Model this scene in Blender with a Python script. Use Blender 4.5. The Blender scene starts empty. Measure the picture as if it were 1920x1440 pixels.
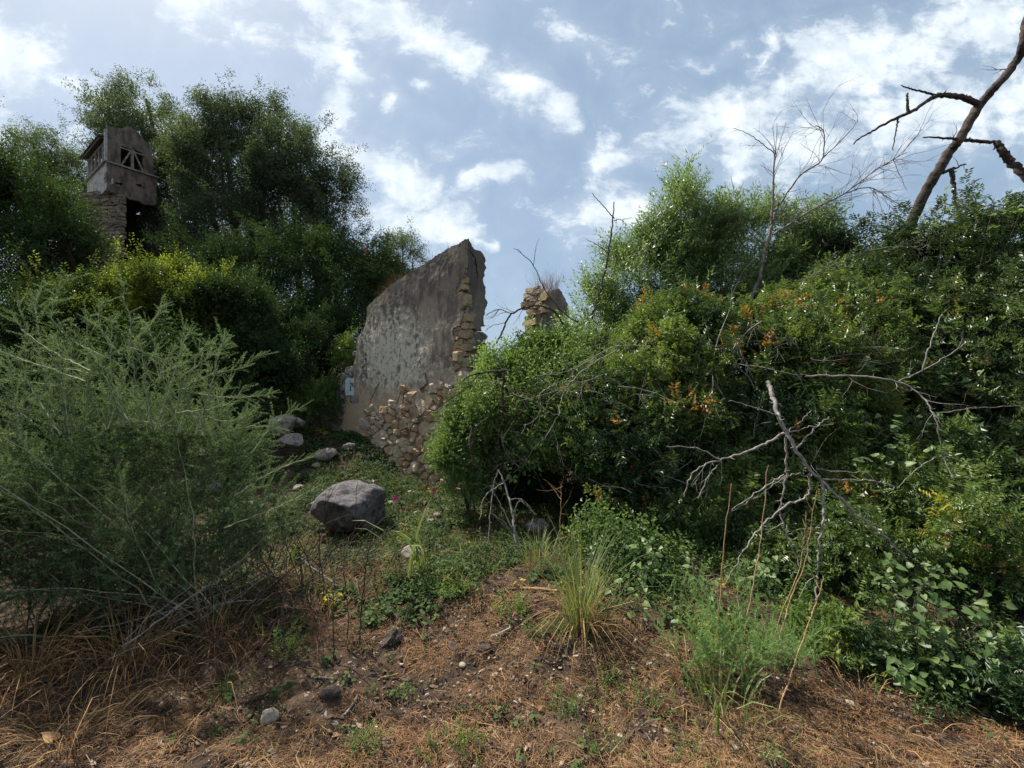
import bpy, math, random
import numpy as np
from mathutils import Vector

rng = np.random.default_rng(11)
random.seed(11)
R = math.radians
SC = bpy.context.scene
COL = SC.collection
F = 805.0           # focal length in pixels of the 1920 px wide photograph
EYE = 1.6

# ---------------------------------------------------------------- camera
cam = bpy.data.cameras.new("camera")
camo = bpy.data.objects.new("camera", cam)
COL.objects.link(camo)
camo.location = (0, 0, EYE)
camo.rotation_euler = (R(90), 0, 0)
cam.sensor_width = 36
cam.lens = 36 * F / 1920
cam.clip_start = 0.05
cam.clip_end = 2000
SC.camera = camo

# ---------------------------------------------------------------- sun, exposure
SUN_EL, SUN_AZ = 54.0, -52.0        # azimuth measured from +Y (view direction), negative = left
sd = Vector((math.sin(R(SUN_AZ)) * math.cos(R(SUN_EL)), math.cos(R(SUN_AZ)) * math.cos(R(SUN_EL)), math.sin(R(SUN_EL))))
sun = bpy.data.lights.new("sun", 'SUN')
sun.energy = 4.9
sun.angle = R(0.6)
sun.color = (1.0, 0.95, 0.86)
suno = bpy.data.objects.new("sun", sun)
COL.objects.link(suno)
suno.rotation_euler = sd.to_track_quat('Z', 'Y').to_euler()
suno.location = sd * 50
SC.view_settings.view_transform = 'Standard'
SC.view_settings.look = 'None'
SC.view_settings.gamma = 1
SC.view_settings.use_curve_mapping = False
SC.view_settings.exposure = 0.85
SC.render.engine = 'CYCLES'
SC.cycles.max_bounces = 5
SC.cycles.diffuse_bounces = 3
SC.cycles.glossy_bounces = 1
SC.cycles.transmission_bounces = 2
SC.cycles.use_denoising = True
SC.cycles.caustics_reflective = False
SC.cycles.caustics_refractive = False

# ---------------------------------------------------------------- node helper
class NT:
    def __init__(s, tree):
        s.t = tree
    def n(s, typ, **kw):
        nd = s.t.nodes.new(typ)
        for k, v in kw.items():
            setattr(nd, k, v)
        return nd
    def link(s, a, b):
        s.t.links.new(a, b)
    def put(s, sock, v):
        if isinstance(v, bpy.types.NodeSocket):
            s.t.links.new(v, sock)
        elif v is not None:
            sock.default_value = v
    def m(s, op, a, b=None, c=None, clamp=False):
        nd = s.n('ShaderNodeMath', operation=op, use_clamp=clamp)
        for i, v in enumerate((a, b, c)):
            if v is not None:
                s.put(nd.inputs[i], v)
        return nd.outputs[0]
    def v(s, op, a, b=None, scale=None):
        nd = s.n('ShaderNodeVectorMath', operation=op)
        s.put(nd.inputs[0], a)
        if b is not None:
            s.put(nd.inputs[1], b)
        if scale is not None:
            s.put(nd.inputs['Scale'], scale)
        return nd.outputs['Value'] if op in ('DOT_PRODUCT', 'LENGTH', 'DISTANCE') else nd.outputs[0]
    def mix(s, f, a, b, blend='MIX'):
        nd = s.n('ShaderNodeMix', data_type='RGBA', blend_type=blend)
        s.put(nd.inputs[0], f)
        s.put(nd.inputs[6], rgba(a))
        s.put(nd.inputs[7], rgba(b))
        return nd.outputs[2]
    def noise(s, vec, scale, detail=4, rough=0.55, dist=0.0):
        nd = s.n('ShaderNodeTexNoise')
        s.put(nd.inputs['Vector'], vec)
        nd.inputs['Scale'].default_value = scale
        nd.inputs['Detail'].default_value = detail
        nd.inputs['Roughness'].default_value = rough
        nd.inputs['Distortion'].default_value = dist
        return nd.outputs[0]
    def ramp(s, f, stops):
        nd = s.n('ShaderNodeValToRGB')
        s.put(nd.inputs[0], f)
        el = nd.color_ramp.elements
        while len(el) < len(stops):
            el.new(0.5)
        for e, (p, c) in zip(el, stops):
            e.position = p
            e.color = rgba(c)
        return nd.outputs[0]
    def sstep(s, x, a, b):
        nd = s.n('ShaderNodeMapRange', interpolation_type='SMOOTHSTEP')
        s.put(nd.inputs[0], x)
        nd.inputs[1].default_value = a
        nd.inputs[2].default_value = b
        return nd.outputs[0]

def rgba(c):
    if isinstance(c, bpy.types.NodeSocket):
        return c
    if isinstance(c, (int, float)):
        return (c, c, c, 1)
    return tuple(c) if len(c) == 4 else (c[0], c[1], c[2], 1)

# ---------------------------------------------------------------- sky (world)
W = bpy.data.worlds.new("World")
SC.world = W
W.use_nodes = True
nt = NT(W.node_tree)
for nd in list(nt.t.nodes):
    nt.t.nodes.remove(nd)
out = nt.n('ShaderNodeOutputWorld')
bg = nt.n('ShaderNodeBackground')
SKY_STRENGTH = 0.075
bg.inputs[1].default_value = SKY_STRENGTH
nt.link(bg.outputs[0], out.inputs[0])
sky = nt.n('ShaderNodeTexSky', sky_type='NISHITA')
sky.sun_disc = False
sky.sun_elevation = R(SUN_EL)
sky.sun_rotation = R(SUN_AZ)
sky.air_density = 1.0
sky.dust_density = 2.2
sky.ozone_density = 1.2
co = nt.n('ShaderNodeTexCoord').outputs['Generated']
sep = nt.n('ShaderNodeSeparateXYZ')
nt.link(co, sep.inputs[0])
X, Y, Z = sep.outputs
yy = nt.m('MAXIMUM', Y, 0.12)
gx, gz = nt.m('DIVIDE', X, yy), nt.m('DIVIDE', Z, yy)
cmb = nt.n('ShaderNodeCombineXYZ')
nt.put(cmb.inputs[0], gx)
nt.put(cmb.inputs[1], gz)
P2 = cmb.outputs[0]
# warp the coordinate a little so the banks have uneven edges
wn = nt.n('ShaderNodeTexNoise')
nt.put(wn.inputs['Vector'], P2)
wn.inputs['Scale'].default_value = 5
wn.inputs['Detail'].default_value = 3
warp = nt.v('SCALE', nt.v('SUBTRACT', wn.outputs[1], (0.5, 0.5, 0.5)), scale=0.16)
PW = nt.v('ADD', P2, warp)
PW = nt.v('MULTIPLY', PW, (1, 1, 0))
banks = [  # x0,y0,x1,y1,radius,strength in photo-angle units
    (-200, 60, 60, 110, 95, 1.0), (60, 120, 350, 235, 42, .75), (0, 265, 150, 240, 45, .5),
    (330, 0, 520, 75, 52, .75), (520, 70, 700, 130, 55, .8), (200, -80, 420, -10, 60, .7),
    (620, -20, 790, 60, 60, .85), (790, 55, 1045, 205, 48, .85), (560, -30, 640, 60, 50, .7),
    (655, 165, 600, 250, 48, .9), (600, 260, 800, 350, 62, .95), (690, 400, 850, 430, 66, .95), (540, 235, 560, 260, 40, .8),
    (742, 180, 745, 185, 30, .8), (790, 150, 792, 152, 24, .8), (820, 270, 840, 270, 25, .5),
    (870, 350, 975, 325, 32, .95), (885, 450, 930, 447, 20, .8),
    (1060, 410, 1200, 385, 60, .75), (1130, 290, 1300, 250, 62, .75), (1300, 250, 1560, 140, 95, .85),
    (1560, 130, 1960, 10, 110, 1.0), (1400, 300, 1950, 180, 115, .85), (1190, 330, 1210, 350, 50, .6),
    (1050, 60, 1160, 100, 60, .35), (1290, 110, 1370, 70, 22, .5), (1400, 120, 1450, 70, 34, .5), (1500, 120, 1540, 100, 34, .5),
]
mask = None
for (x0, y0, x1, y1, r, s) in banks:
    a = ((x0 - 960) / F, (720 - y0) / F, 0)
    b = ((x1 - 960) / F, (720 - y1) / F, 0)
    ba = (b[0] - a[0], b[1] - a[1], 0)
    L2 = ba[0] ** 2 + ba[1] ** 2
    pa = nt.v('SUBTRACT', PW, a)
    h = nt.m('MULTIPLY', nt.v('DOT_PRODUCT', pa, ba), 1 / L2, clamp=True)
    q = nt.n('ShaderNodeVectorMath', operation='SCALE')
    q.inputs[0].default_value = ba
    nt.put(q.inputs['Scale'], h)
    d = nt.v('DISTANCE', pa, q.outputs[0])
    val = nt.m('MULTIPLY_ADD', d, -s * F / r, s)
    mask = val if mask is None else nt.m('MAXIMUM', mask, val)
side = nt.m('SUBTRACT', 1.0, nt.sstep(Y, 0.15, 0.45))
mask = nt.m('MAXIMUM', mask, nt.m('MULTIPLY', side, 0.25))
mask = nt.m('MAXIMUM', mask, -0.6)
nA = nt.noise(PW, 7.0, 7, 0.62, 0.4)
PS = nt.n('ShaderNodeMapping')
nt.put(PS.inputs[0], P2)
PS.inputs['Rotation'].default_value = (0, 0, R(28))
PS.inputs['Scale'].default_value = (1, 1.9, 1)
PS.inputs['Rotation'].default_value = (0, 0, R(35))
nB = nt.noise(PS.outputs[0], 14.0, 7, 0.68, 0.35)
dens = nt.m('ADD', mask, nt.m('ADD', nt.m('MULTIPLY_ADD', nA, 2.2, -1.1), nt.m('MULTIPLY_ADD', nB, 1.6, -0.8)))
cl = nt.sstep(dens, 0.02, 0.92)
veil = nt.m('MULTIPLY', nt.sstep(nt.m('ADD', mask, nt.m('MULTIPLY_ADD', nA, 1.6, -0.8)), -0.45, 0.95), 0.30)
cl = nt.m('MAXIMUM', nt.m('MULTIPLY', cl, 0.92), veil)
shade = nt.sstep(nt.noise(P2, 11.0, 4, 0.6, 0.0), 0.3, 0.7)
ccol = nt.mix(shade, (5.7, 6.5, 7.2), (8.2, 8.7, 9.0))
pale = nt.mix(0.64, sky.outputs[0], (2.65, 3.75, 5.05))
full = nt.mix(cl, pale, ccol)
nt.link(full, bg.inputs[0])

# ---------------------------------------------------------------- general helpers
def P(px, py, d):
    return np.array([(px - 960) / F * d, d, EYE - (py - 720) / F * d])

def sm(t):
    t = np.clip(t, 0, 1)
    return t * t * (3 - 2 * t)

_lat = np.random.default_rng(5).random(65536).astype(np.float64)
def vnoise(p, seed=0):
    p = np.asarray(p, float)
    i = np.floor(p).astype(np.int64)
    f = p - i
    f = f * f * (3 - 2 * f)
    res = 0
    for dx in (0, 1):
        for dy in (0, 1):
            for dz in (0, 1):
                h = ((i[..., 0] + dx) * 73856093) ^ ((i[..., 1] + dy) * 19349663) ^ ((i[..., 2] + dz) * 83492791) ^ (seed * 2654435)
                w = (f[..., 0] if dx else 1 - f[..., 0]) * (f[..., 1] if dy else 1 - f[..., 1]) * (f[..., 2] if dz else 1 - f[..., 2])
                res = res + w * _lat[(h ^ (h >> 13)) & 65535]
    return res
def fbm(p, octv=4, seed=0):
    p = np.asarray(p, float)
    s, a, t = 0, 1, 0
    for k in range(octv):
        s = s + a * vnoise(p * 2 ** k + 17.3 * k, seed + k)
        t += a
        a *= .5
    return s / t

def link(o, parent=None):
    COL.objects.link(o)
    if parent is not None:
        o.parent = parent
    return o

def tag(o, label=None, cat=None, group=None, kind=None):
    if label: o['label'] = label
    if cat: o['category'] = cat
    if group: o['group'] = group
    if kind: o['kind'] = kind
    return o

def make_mesh(name, V, faces, mat=None, attrs=None, smooth=False):
    """faces: list of int arrays, each (n,3) or (n,4)"""
    V = np.asarray(V, np.float32).reshape(-1, 3)
    faces = [np.asarray(f, np.int32) for f in faces if len(f)]
    me = bpy.data.meshes.new(name)
    nl = sum(f.size for f in faces)
    nf = sum(len(f) for f in faces)
    me.vertices.add(len(V))
    me.vertices.foreach_set('co', V.ravel())
    me.loops.add(nl)
    me.loops.foreach_set('vertex_index', np.concatenate([f.ravel() for f in faces]))
    me.polygons.add(nf)
    tot = np.concatenate([np.full(len(f), f.shape[1], np.int32) for f in faces])
    st = np.concatenate([[0], np.cumsum(tot)[:-1]]).astype(np.int32)
    me.polygons.foreach_set('loop_start', st)
    me.polygons.foreach_set('loop_total', tot)
    me.polygons.foreach_set('use_smooth', np.full(nf, smooth, bool))
    for k, a in (attrs or {}).items():
        a = np.asarray(a, np.float32)
        if a.ndim == 1:
            at = me.attributes.new(k, 'FLOAT', 'POINT')
            at.data.foreach_set('value', a)
        else:
            at = me.attributes.new(k, 'FLOAT_VECTOR', 'POINT')
            at.data.foreach_set('vector', a.ravel())
    me.update(calc_edges=True)
    if mat:
        me.materials.append(mat)
    return me

def add(name, V, faces, mat, parent=None, attrs=None, smooth=False, origin=None, **tags):
    V = np.asarray(V, float).reshape(-1, 3)
    if origin is None and parent is not None:
        origin = np.array(parent.location)          # things are Empties or meshes with no rotation
        o = bpy.data.objects.new(name, make_mesh(name, V - origin, faces, mat, attrs, smooth))
    else:
        if origin is None:
            origin = np.zeros(3)
        o = bpy.data.objects.new(name, make_mesh(name, V - origin, faces, mat, attrs, smooth))
        if parent is None:
            o.location = origin
    link(o, parent)
    tag(o, **tags)
    return o

def empty(name, loc, label, cat, group=None):
    o = bpy.data.objects.new(name, None)
    o.location = tuple(float(c) for c in loc)
    o.empty_display_size = .1
    link(o)
    return tag(o, label, cat, group)

class Geo:
    def __init__(s):
        s.V, s.Q, s.T, s.n = [], [], [], 0
        s.A = {}
    def put(s, V, Q=None, T=None, **attrs):
        V = np.asarray(V, float).reshape(-1, 3)
        if Q is not None and len(Q): s.Q.append(np.asarray(Q) + s.n)
        if T is not None and len(T): s.T.append(np.asarray(T) + s.n)
        s.V.append(V)
        s.n += len(V)
        for k, a in attrs.items():
            s.A.setdefault(k, []).append(np.broadcast_to(np.asarray(a, float), (len(V),)) if np.ndim(a) < 2 else a)
    def build(s, name, mat, parent=None, smooth=False, origin=None, **tags):
        V = np.concatenate(s.V)
        fs = []
        if s.Q: fs.append(np.concatenate(s.Q))
        if s.T: fs.append(np.concatenate(s.T))
        at = {k: np.concatenate(a) for k, a in s.A.items() if sum(len(x) for x in a) == len(V)}
        return add(name, V, fs, mat, parent, at, smooth, origin, **tags)

# ---------------------------------------------------------------- tubes and branches
def tube(g, pts, rad, sides=5, **attrs):
    pts = np.asarray(pts, float)
    n = len(pts)
    rad = np.broadcast_to(np.asarray(rad, float), (n,))
    tan = np.gradient(pts, axis=0)
    tan /= np.linalg.norm(tan, axis=1, keepdims=True) + 1e-9
    ref = np.array([0.31, 0.2, 0.93]) if abs(tan[0][2]) < .8 else np.array([.9, .3, .2])
    a = np.cross(tan, ref)
    a /= np.linalg.norm(a, axis=1, keepdims=True) + 1e-9
    b = np.cross(tan, a)
    th = np.arange(sides) * 2 * math.pi / sides
    ring = pts[:, None] + rad[:, None, None] * (np.cos(th)[None, :, None] * a[:, None] + np.sin(th)[None, :, None] * b[:, None])
    i = np.arange(n - 1)[:, None] * sides
    j = np.arange(sides)[None]
    q = np.stack([i + j, i + (j + 1) % sides, i + sides + (j + 1) % sides, i + sides + j], -1).reshape(-1, 4)
    g.put(ring.reshape(-1, 3), Q=q, **attrs)

def smooth_path(ctrl, per=6, wig=0.0):
    c = np.asarray(ctrl, float)
    if len(c) < 3:
        t = np.linspace(0, 1, per * 2)[:, None]
        out_ = c[0] * (1 - t) + c[-1] * t
    else:
        ext = np.vstack([2 * c[0] - c[1], c, 2 * c[-1] - c[-2]])
        out_ = []
        for i in range(1, len(ext) - 2):
            p0, p1, p2, p3 = ext[i - 1:i + 3]
            t = np.linspace(0, 1, per, endpoint=False)[:, None]
            out_.append(.5 * ((2 * p1) + (-p0 + p2) * t + (2 * p0 - 5 * p1 + 4 * p2 - p3) * t ** 2 + (-p0 + 3 * p1 - 3 * p2 + p3) * t ** 3))
        out_ = np.vstack(out_ + [c[-1][None]])
    if wig:
        out_[1:] += rng.normal(0, wig, (len(out_) - 1, 3))
    return out_

def unit(v):
    return v / (np.linalg.norm(v, axis=-1, keepdims=True) + 1e-9)

def grow(g, p, d, L, r, depth, seg=6, wig=.18, kids=3, ang=.8, bend=(0, 0, 0), ends=None, sides=4, keep=.62):
    d = unit(np.asarray(d, float))
    pts, dirs = [np.asarray(p, float)], []
    for i in range(seg):
        d = unit(d + rng.normal(0, wig, 3) + np.asarray(bend) / seg)
        dirs.append(d)
        pts.append(pts[-1] + d * L / seg)
    rr = np.linspace(r, r * .35 if depth else r * .25, seg + 1)
    tube(g, pts, rr, sides)
    if ends is not None and depth <= 1:
        ends.append((pts[-1], d))
    if depth > 0:
        for k in range(kids):
            i = int(rng.integers(1, seg + 1))
            ax = rng.normal(0, 1, 3)
            dd = unit(dirs[i - 1] + unit(ax - dirs[i - 1] * np.dot(ax, dirs[i - 1])) * ang)
            grow(g, pts[i], dd, L * keep * rng.uniform(.6, 1.1), rr[i] * .7, depth - 1, max(3, seg - 1), wig, kids, ang, bend, ends, max(3, sides - 1), keep)

# ---------------------------------------------------------------- materials
def mat_new(name):
    m = bpy.data.materials.new(name)
    m.use_nodes = True
    t = NT(m.node_tree)
    p = m.node_tree.nodes['Principled BSDF']
    return m, t, p

def leaf_mat(name, ca, cb, tip=(0.30, 0.10, 0.02), rough=.42, trans=.3, spec=.5, tcol=None):
    m, t, p = mat_new(name)
    at = t.n('ShaderNodeAttribute', attribute_name='tint').outputs['Fac']
    tp = t.n('ShaderNodeAttribute', attribute_name='tip').outputs['Fac']
    ia = t.n('ShaderNodeAttribute', attribute_name='shoot_tint', attribute_type='INSTANCER').outputs['Fac']
    ib = t.n('ShaderNodeAttribute', attribute_name='shoot_tip', attribute_type='INSTANCER').outputs['Fac']
    tt = t.n('ShaderNodeAttribute', attribute_name='along').outputs['Fac']
    at = t.m('ADD', at, ia, clamp=True)
    tp = t.m('ADD', tp, t.m('MULTIPLY', ib, tt), clamp=True)
    c = t.mix(at, ca, cb)
    c = t.mix(tp, c, tip)
    t.put(p.inputs['Base Color'], c)
    p.inputs['Roughness'].default_value = rough
    p.inputs['Specular IOR Level'].default_value = spec
    tr = t.n('ShaderNodeBsdfTranslucent')
    t.put(tr.inputs[0], t.mix(1.0, c, tcol or (1.35, 1.4, .7), 'MULTIPLY'))
    mx = t.n('ShaderNodeMixShader')
    mx.inputs[0].default_value = trans
    t.link(p.outputs[0], mx.inputs[1])
    t.link(tr.outputs[0], mx.inputs[2])
    t.link(mx.outputs[0], m.node_tree.nodes['Material Output'].inputs[0])
    return m

def bark_mat(name, a, b, scale=18, bump=.4):
    m, t, p = mat_new(name)
    g = t.n('ShaderNodeNewGeometry').outputs['Position']
    n1 = t.noise(g, scale, 5, .65)
    n2 = t.noise(g, scale * 5, 3, .6)
    t.put(p.inputs['Base Color'], t.mix(t.sstep(t.m('MULTIPLY_ADD', n2, .4, t.m('MULTIPLY', n1, .6)), .35, .65), a, b))
    p.inputs['Roughness'].default_value = .9
    p.inputs['Specular IOR Level'].default_value = .15
    bp = t.n('ShaderNodeBump')
    bp.inputs['Strength'].default_value = bump
    bp.inputs['Distance'].default_value = .01
    t.put(bp.inputs['Height'], n2)
    t.link(bp.outputs[0], p.inputs['Normal'])
    return m

M = {}
M['wild_olive'] = leaf_mat('leaf_wild_olive', (.046, .066, .038), (.150, .182, .100), trans=.3, rough=.6, spec=.15, tcol=(1.3, 1.45, .75))
M['evergreen'] = leaf_mat('leaf_evergreen', (.022, .042, .019), (.070, .105, .038), trans=.3, rough=.6, spec=.15, tcol=(1.4, 1.6, .6))
M['yellow_shrub'] = leaf_mat('leaf_yellow_shrub', (.028, .058, .018), (.24, .27, .035), trans=.48, rough=.5, spec=.3)
M['olive'] = leaf_mat('leaf_olive', (.075, .125, .040), (.18, .25, .085), trans=.45, rough=.4)
M['mastic'] = leaf_mat('leaf_mastic', (.026, .056, .020), (.150, .205, .055), tip=(.42, .20, .06), trans=.36, rough=.38, spec=.4)
M['carob'] = leaf_mat('leaf_carob', (.018, .040, .016), (.080, .120, .040), tip=(.30, .19, .04), trans=.32, rough=.40, spec=.4)
M['broad'] = leaf_mat('leaf_broad', (.040, .085, .026), (.19, .27, .08), tip=(.45, .36, .05), trans=.4, rough=.45, spec=.35)
M['lime'] = leaf_mat('leaf_lime', (.075, .135, .035), (.22, .30, .06), tip=(.5, .42, .06), trans=.4, rough=.42)
M['feather'] = leaf_mat('leaf_feather', (.050, .088, .038), (.235, .31, .145), trans=.32, rough=.6, spec=.25, tcol=(1.2, 1.3, .8))
M['fennel'] = leaf_mat('leaf_fennel', (.12, .21, .055), (.26, .38, .13), trans=.35, rough=.6)
M['grass'] = leaf_mat('leaf_grass', (.09, .15, .045), (.28, .30, .12), trans=.35, rough=.55)
M['straw'] = leaf_mat('straw', (.135, .062, .028), (.42, .265, .125), tip=(.045, .032, .026), trans=.12, rough=.75, spec=.2, tcol=(1, .9, .7))
M['herb'] = leaf_mat('leaf_herb', (.030, .060, .020), (.115, .155, .050), tip=(.42, .31, .05), trans=.3, rough=.7, spec=.15)
M['bark'] = bark_mat('bark_brown', (.045, .034, .026), (.15, .12, .095))
M['dead'] = bark_mat('dead_wood_grey', (.12, .105, .09), (.34, .31, .275), 30)
M['dead_mid'] = bark_mat('dead_wood_mid', (.08, .065, .055), (.27, .24, .21), 24)
M['dead_dark'] = bark_mat('dead_wood_dark', (.020, .015, .013), (.11, .085, .07), 16, .7)
M['cane'] = bark_mat('dry_cane', (.20, .11, .05), (.42, .28, .15), 20)
M['pale_stem'] = bark_mat('pale_stem', (.20, .19, .11), (.40, .37, .25), 25, .1)
M['timber'] = bark_mat('weathered_timber', (.16, .14, .12), (.38, .35, .30), 9)

def stone_mat(name, cols, rust=(.30, .13, .05), rust_amt=.5, scale=6, obj_rand=True, dark=None, bump=.6):
    m, t, p = mat_new(name)
    g = t.n('ShaderNodeNewGeometry').outputs['Position']
    n1 = t.noise(g, scale, 6, .62)
    n2 = t.noise(g, scale * 7, 5, .65)
    oi = t.n('ShaderNodeObjectInfo').outputs['Random']
    base = t.ramp(oi if obj_rand else t.noise(g, scale * .3, 2), [(i / (len(cols) - 1), c) for i, c in enumerate(cols)])
    c = t.mix(t.sstep(n1, .42, .66), base, t.mix(.5, base, rust))
    c = t.mix(t.m('MULTIPLY', t.sstep(t.noise(g, scale * 1.7, 4, .6), .52, .68), rust_amt), c, rust)
    if dark:
        c = t.mix(t.sstep(t.noise(g, scale * 2.3, 5, .7), .47, .62), c, dark)
    c = t.mix(t.m('MULTIPLY', t.sstep(n2, .52, .7), .55), c, (.035, .028, .022))
    t.put(p.inputs['Base Color'], c)
    p.inputs['Roughness'].default_value = .93
    p.inputs['Specular IOR Level'].default_value = .2
    bp = t.n('ShaderNodeBump')
    bp.inputs['Strength'].default_value = bump
    bp.inputs['Distance'].default_value = .02
    t.put(bp.inputs['Height'], t.m('ADD', n2, t.m('MULTIPLY', n1, 1.2)))
    t.link(bp.outputs[0], p.inputs['Normal'])
    return m
M['rubble'] = stone_mat('stone_rubble', [(.52, .41, .28), (.42, .31, .20), (.58, .50, .38), (.40, .25, .15), (.54, .44, .31), (.47, .40, .33)], rust=(.36, .17, .08))
M['yellow_stone'] = stone_mat('stone_yellow', [(.40, .31, .19), (.33, .25, .15), (.45, .37, .25), (.30, .24, .17)], rust_amt=.45, scale=9)
M['tower_stone'] = stone_mat('stone_tower', [(.22, .18, .135), (.30, .24, .17), (.19, .165, .14), (.27, .225, .17)], rust=(.20, .14, .09), rust_amt=.25, scale=4)
M['boulder'] = stone_mat('stone_boulder', [(.125, .115, .118), (.15, .14, .14), (.135, .125, .128)], rust=(.09, .078, .075), rust_amt=.4, scale=5, dark=(.055, .05, .05), bump=1.0)
M['grey_rock'] = stone_mat('stone_grey', [(.27, .24, .215), (.34, .30, .26), (.23, .20, .18)], rust=(.2, .15, .11), rust_amt=.3, scale=5, dark=(.13, .115, .10))
M['pale_rock'] = stone_mat('stone_pale', [(.40, .35, .29), (.34, .28, .21), (.45, .41, .35)], rust=(.26, .17, .10), rust_amt=.4, scale=9)
M['void'] = bark_mat('shade_dark_masonry', (.012, .010, .009), (.035, .03, .026))  # near-black colour stands in for the shade inside the tower openings
M['core'] = stone_mat('wall_core_earth', [(.27, .20, .135), (.22, .16, .11)], rust=(.25, .14, .075), rust_amt=.5, scale=8, obj_rand=False)

def plaster_mat(name, dark, mid, light, low, flaky, ztop, zbot):
    """old lime render: lichen-dark upper part, flaked whitewash patches, earthy bottom band"""
    m, t, p = mat_new(name)
    at = t.n('ShaderNodeAttribute', attribute_name='co').outputs['Vector']
    sp = t.n('ShaderNodeSeparateXYZ')
    t.put(sp.inputs[0], at)
    u, w, z = sp.outputs
    st = t.v('MULTIPLY', at, (1, 1, .28))
    n1 = t.noise(at, 2.2, 6, .65)
    n2 = t.noise(at, 11, 6, .7)
    n3 = t.noise(st, 9, 5, .6)
    nf = t.noise(at, 45, 4, .7)
    f = t.m('MULTIPLY_ADD', n3, .5, t.m('MULTIPLY', n1, .5))
    c = t.mix(t.sstep(f, .43, .55), dark, mid)
    # whitewash remains, in a patchy cluster
    cx, cz, rx, rz = flaky
    du = t.m('DIVIDE', t.m('SUBTRACT', u, cx), rx)
    dz = t.m('DIVIDE', t.m('SUBTRACT', z, cz), rz)
    rr = t.m('ADD', t.m('MULTIPLY', du, du), t.m('MULTIPLY', dz, dz))
    near = t.m('SUBTRACT', 1.0, t.m('MULTIPLY', rr, .5), clamp=True)
    fl = t.sstep(t.m('MULTIPLY_ADD', near, .17, t.m('MULTIPLY_ADD', n2, .80, t.m('MULTIPLY', n3, .20))), .575, .655)
    c = t.mix(t.m('MULTIPLY', fl, .85), c, light)
    # yellow lichen tone in it
    c = t.mix(t.m('MULTIPLY', t.sstep(t.noise(at, 5, 4, .6), .55, .68), t.m('MULTIPLY', fl, .6)), c, (.33, .28, .14))
    # earthy band at the bottom
    lo = t.sstep(t.m('ADD', z, t.m('MULTIPLY_ADD', n1, 1.1, -.55)), zbot + .35, zbot - .25)
    c = t.mix(t.m('MULTIPLY', lo, .85), c, t.mix(t.sstep(n2, .4, .62), low, t.mix(.5, low, mid)))
    up = t.sstep(t.m('ADD', z, t.m('MULTIPLY_ADD', n3, .8, -.4)), ztop - .5, ztop + .4)
    c = t.mix(t.m('MULTIPLY', up, .45), c, (.062, .053, .050))
    c = t.mix(t.m('MULTIPLY', t.sstep(nf, .55, .72), .5), c, (.05, .042, .038))
    c = t.mix(t.m('MULTIPLY', t.sstep(nf, .45, .30), .25), c, light)
    t.put(p.inputs['Base Color'], c)
    p.inputs['Roughness'].default_value = .95
    p.inputs['Specular IOR Level'].default_value = .15
    bp = t.n('ShaderNodeBump')
    bp.inputs['Strength'].default_value = .55
    bp.inputs['Distance'].default_value = .012
    t.put(bp.inputs['Height'], t.m('ADD', t.m('ADD', n2, t.m('MULTIPLY', nf, .5)), t.m('MULTIPLY', fl, -.5)))
    t.link(bp.outputs[0], p.inputs['Normal'])
    return m
M['plaster'] = plaster_mat('plaster_weathered', (.180, .142, .113), (.38, .30, .225), (.66, .59, .46), (.52, .36, .22), (1.55, 2.05, .95, .75), 2.9, 1.40)
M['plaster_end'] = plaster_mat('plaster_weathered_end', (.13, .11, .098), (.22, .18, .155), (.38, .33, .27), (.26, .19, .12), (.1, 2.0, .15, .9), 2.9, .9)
M['plaster_pillar'] = plaster_mat('plaster_weathered_pillar', (.17, .14, .125), (.27, .22, .19), (.36, .32, .27), (.30, .23, .15), (9, 9, 1, 1), 9, 2.2)
M['plaster_tower'] = plaster_mat('plaster_tower', (.10, .078, .066), (.215, .165, .13), (.36, .31, .26), (.19, .14, .10), (9, 99, 1, 1), 99, -9)

m, t, p = mat_new('whitewash')
g_ = t.n('ShaderNodeNewGeometry').outputs['Position']
t.put(p.inputs['Base Color'], t.mix(t.sstep(t.noise(g_, 9, 6, .7), .46, .66), (.42, .41, .37), (.20, .175, .14)))
p.inputs['Roughness'].default_value = .9
M['whitewash'] = m
m, t, p = mat_new('white_paint_patch')
g_ = t.n('ShaderNodeNewGeometry').outputs['Position']
t.put(p.inputs['Base Color'], t.mix(t.sstep(t.noise(g_, 26, 5, .7), .5, .7), (.62, .68, .72), (.40, .40, .38)))
p.inputs['Roughness'].default_value = .8
M['paint'] = m
m, t, p = mat_new('dark_blue_paint')
p.inputs['Base Color'].default_value = (.03, .045, .07, 1)
M['ink'] = m
m, t, p = mat_new('magenta_petal')
p.inputs['Base Color'].default_value = (.62, .03, .22, 1)
M['petal'] = m
m, t, p = mat_new('clay_tile')
g_ = t.n('ShaderNodeNewGeometry').outputs['Position']
t.put(p.inputs['Base Color'], t.mix(t.sstep(t.noise(g_, 12, 5, .7), .4, .65), (.06, .05, .045), (.16, .11, .08)))
p.inputs['Roughness'].default_value = .95
M['tile'] = m

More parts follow.
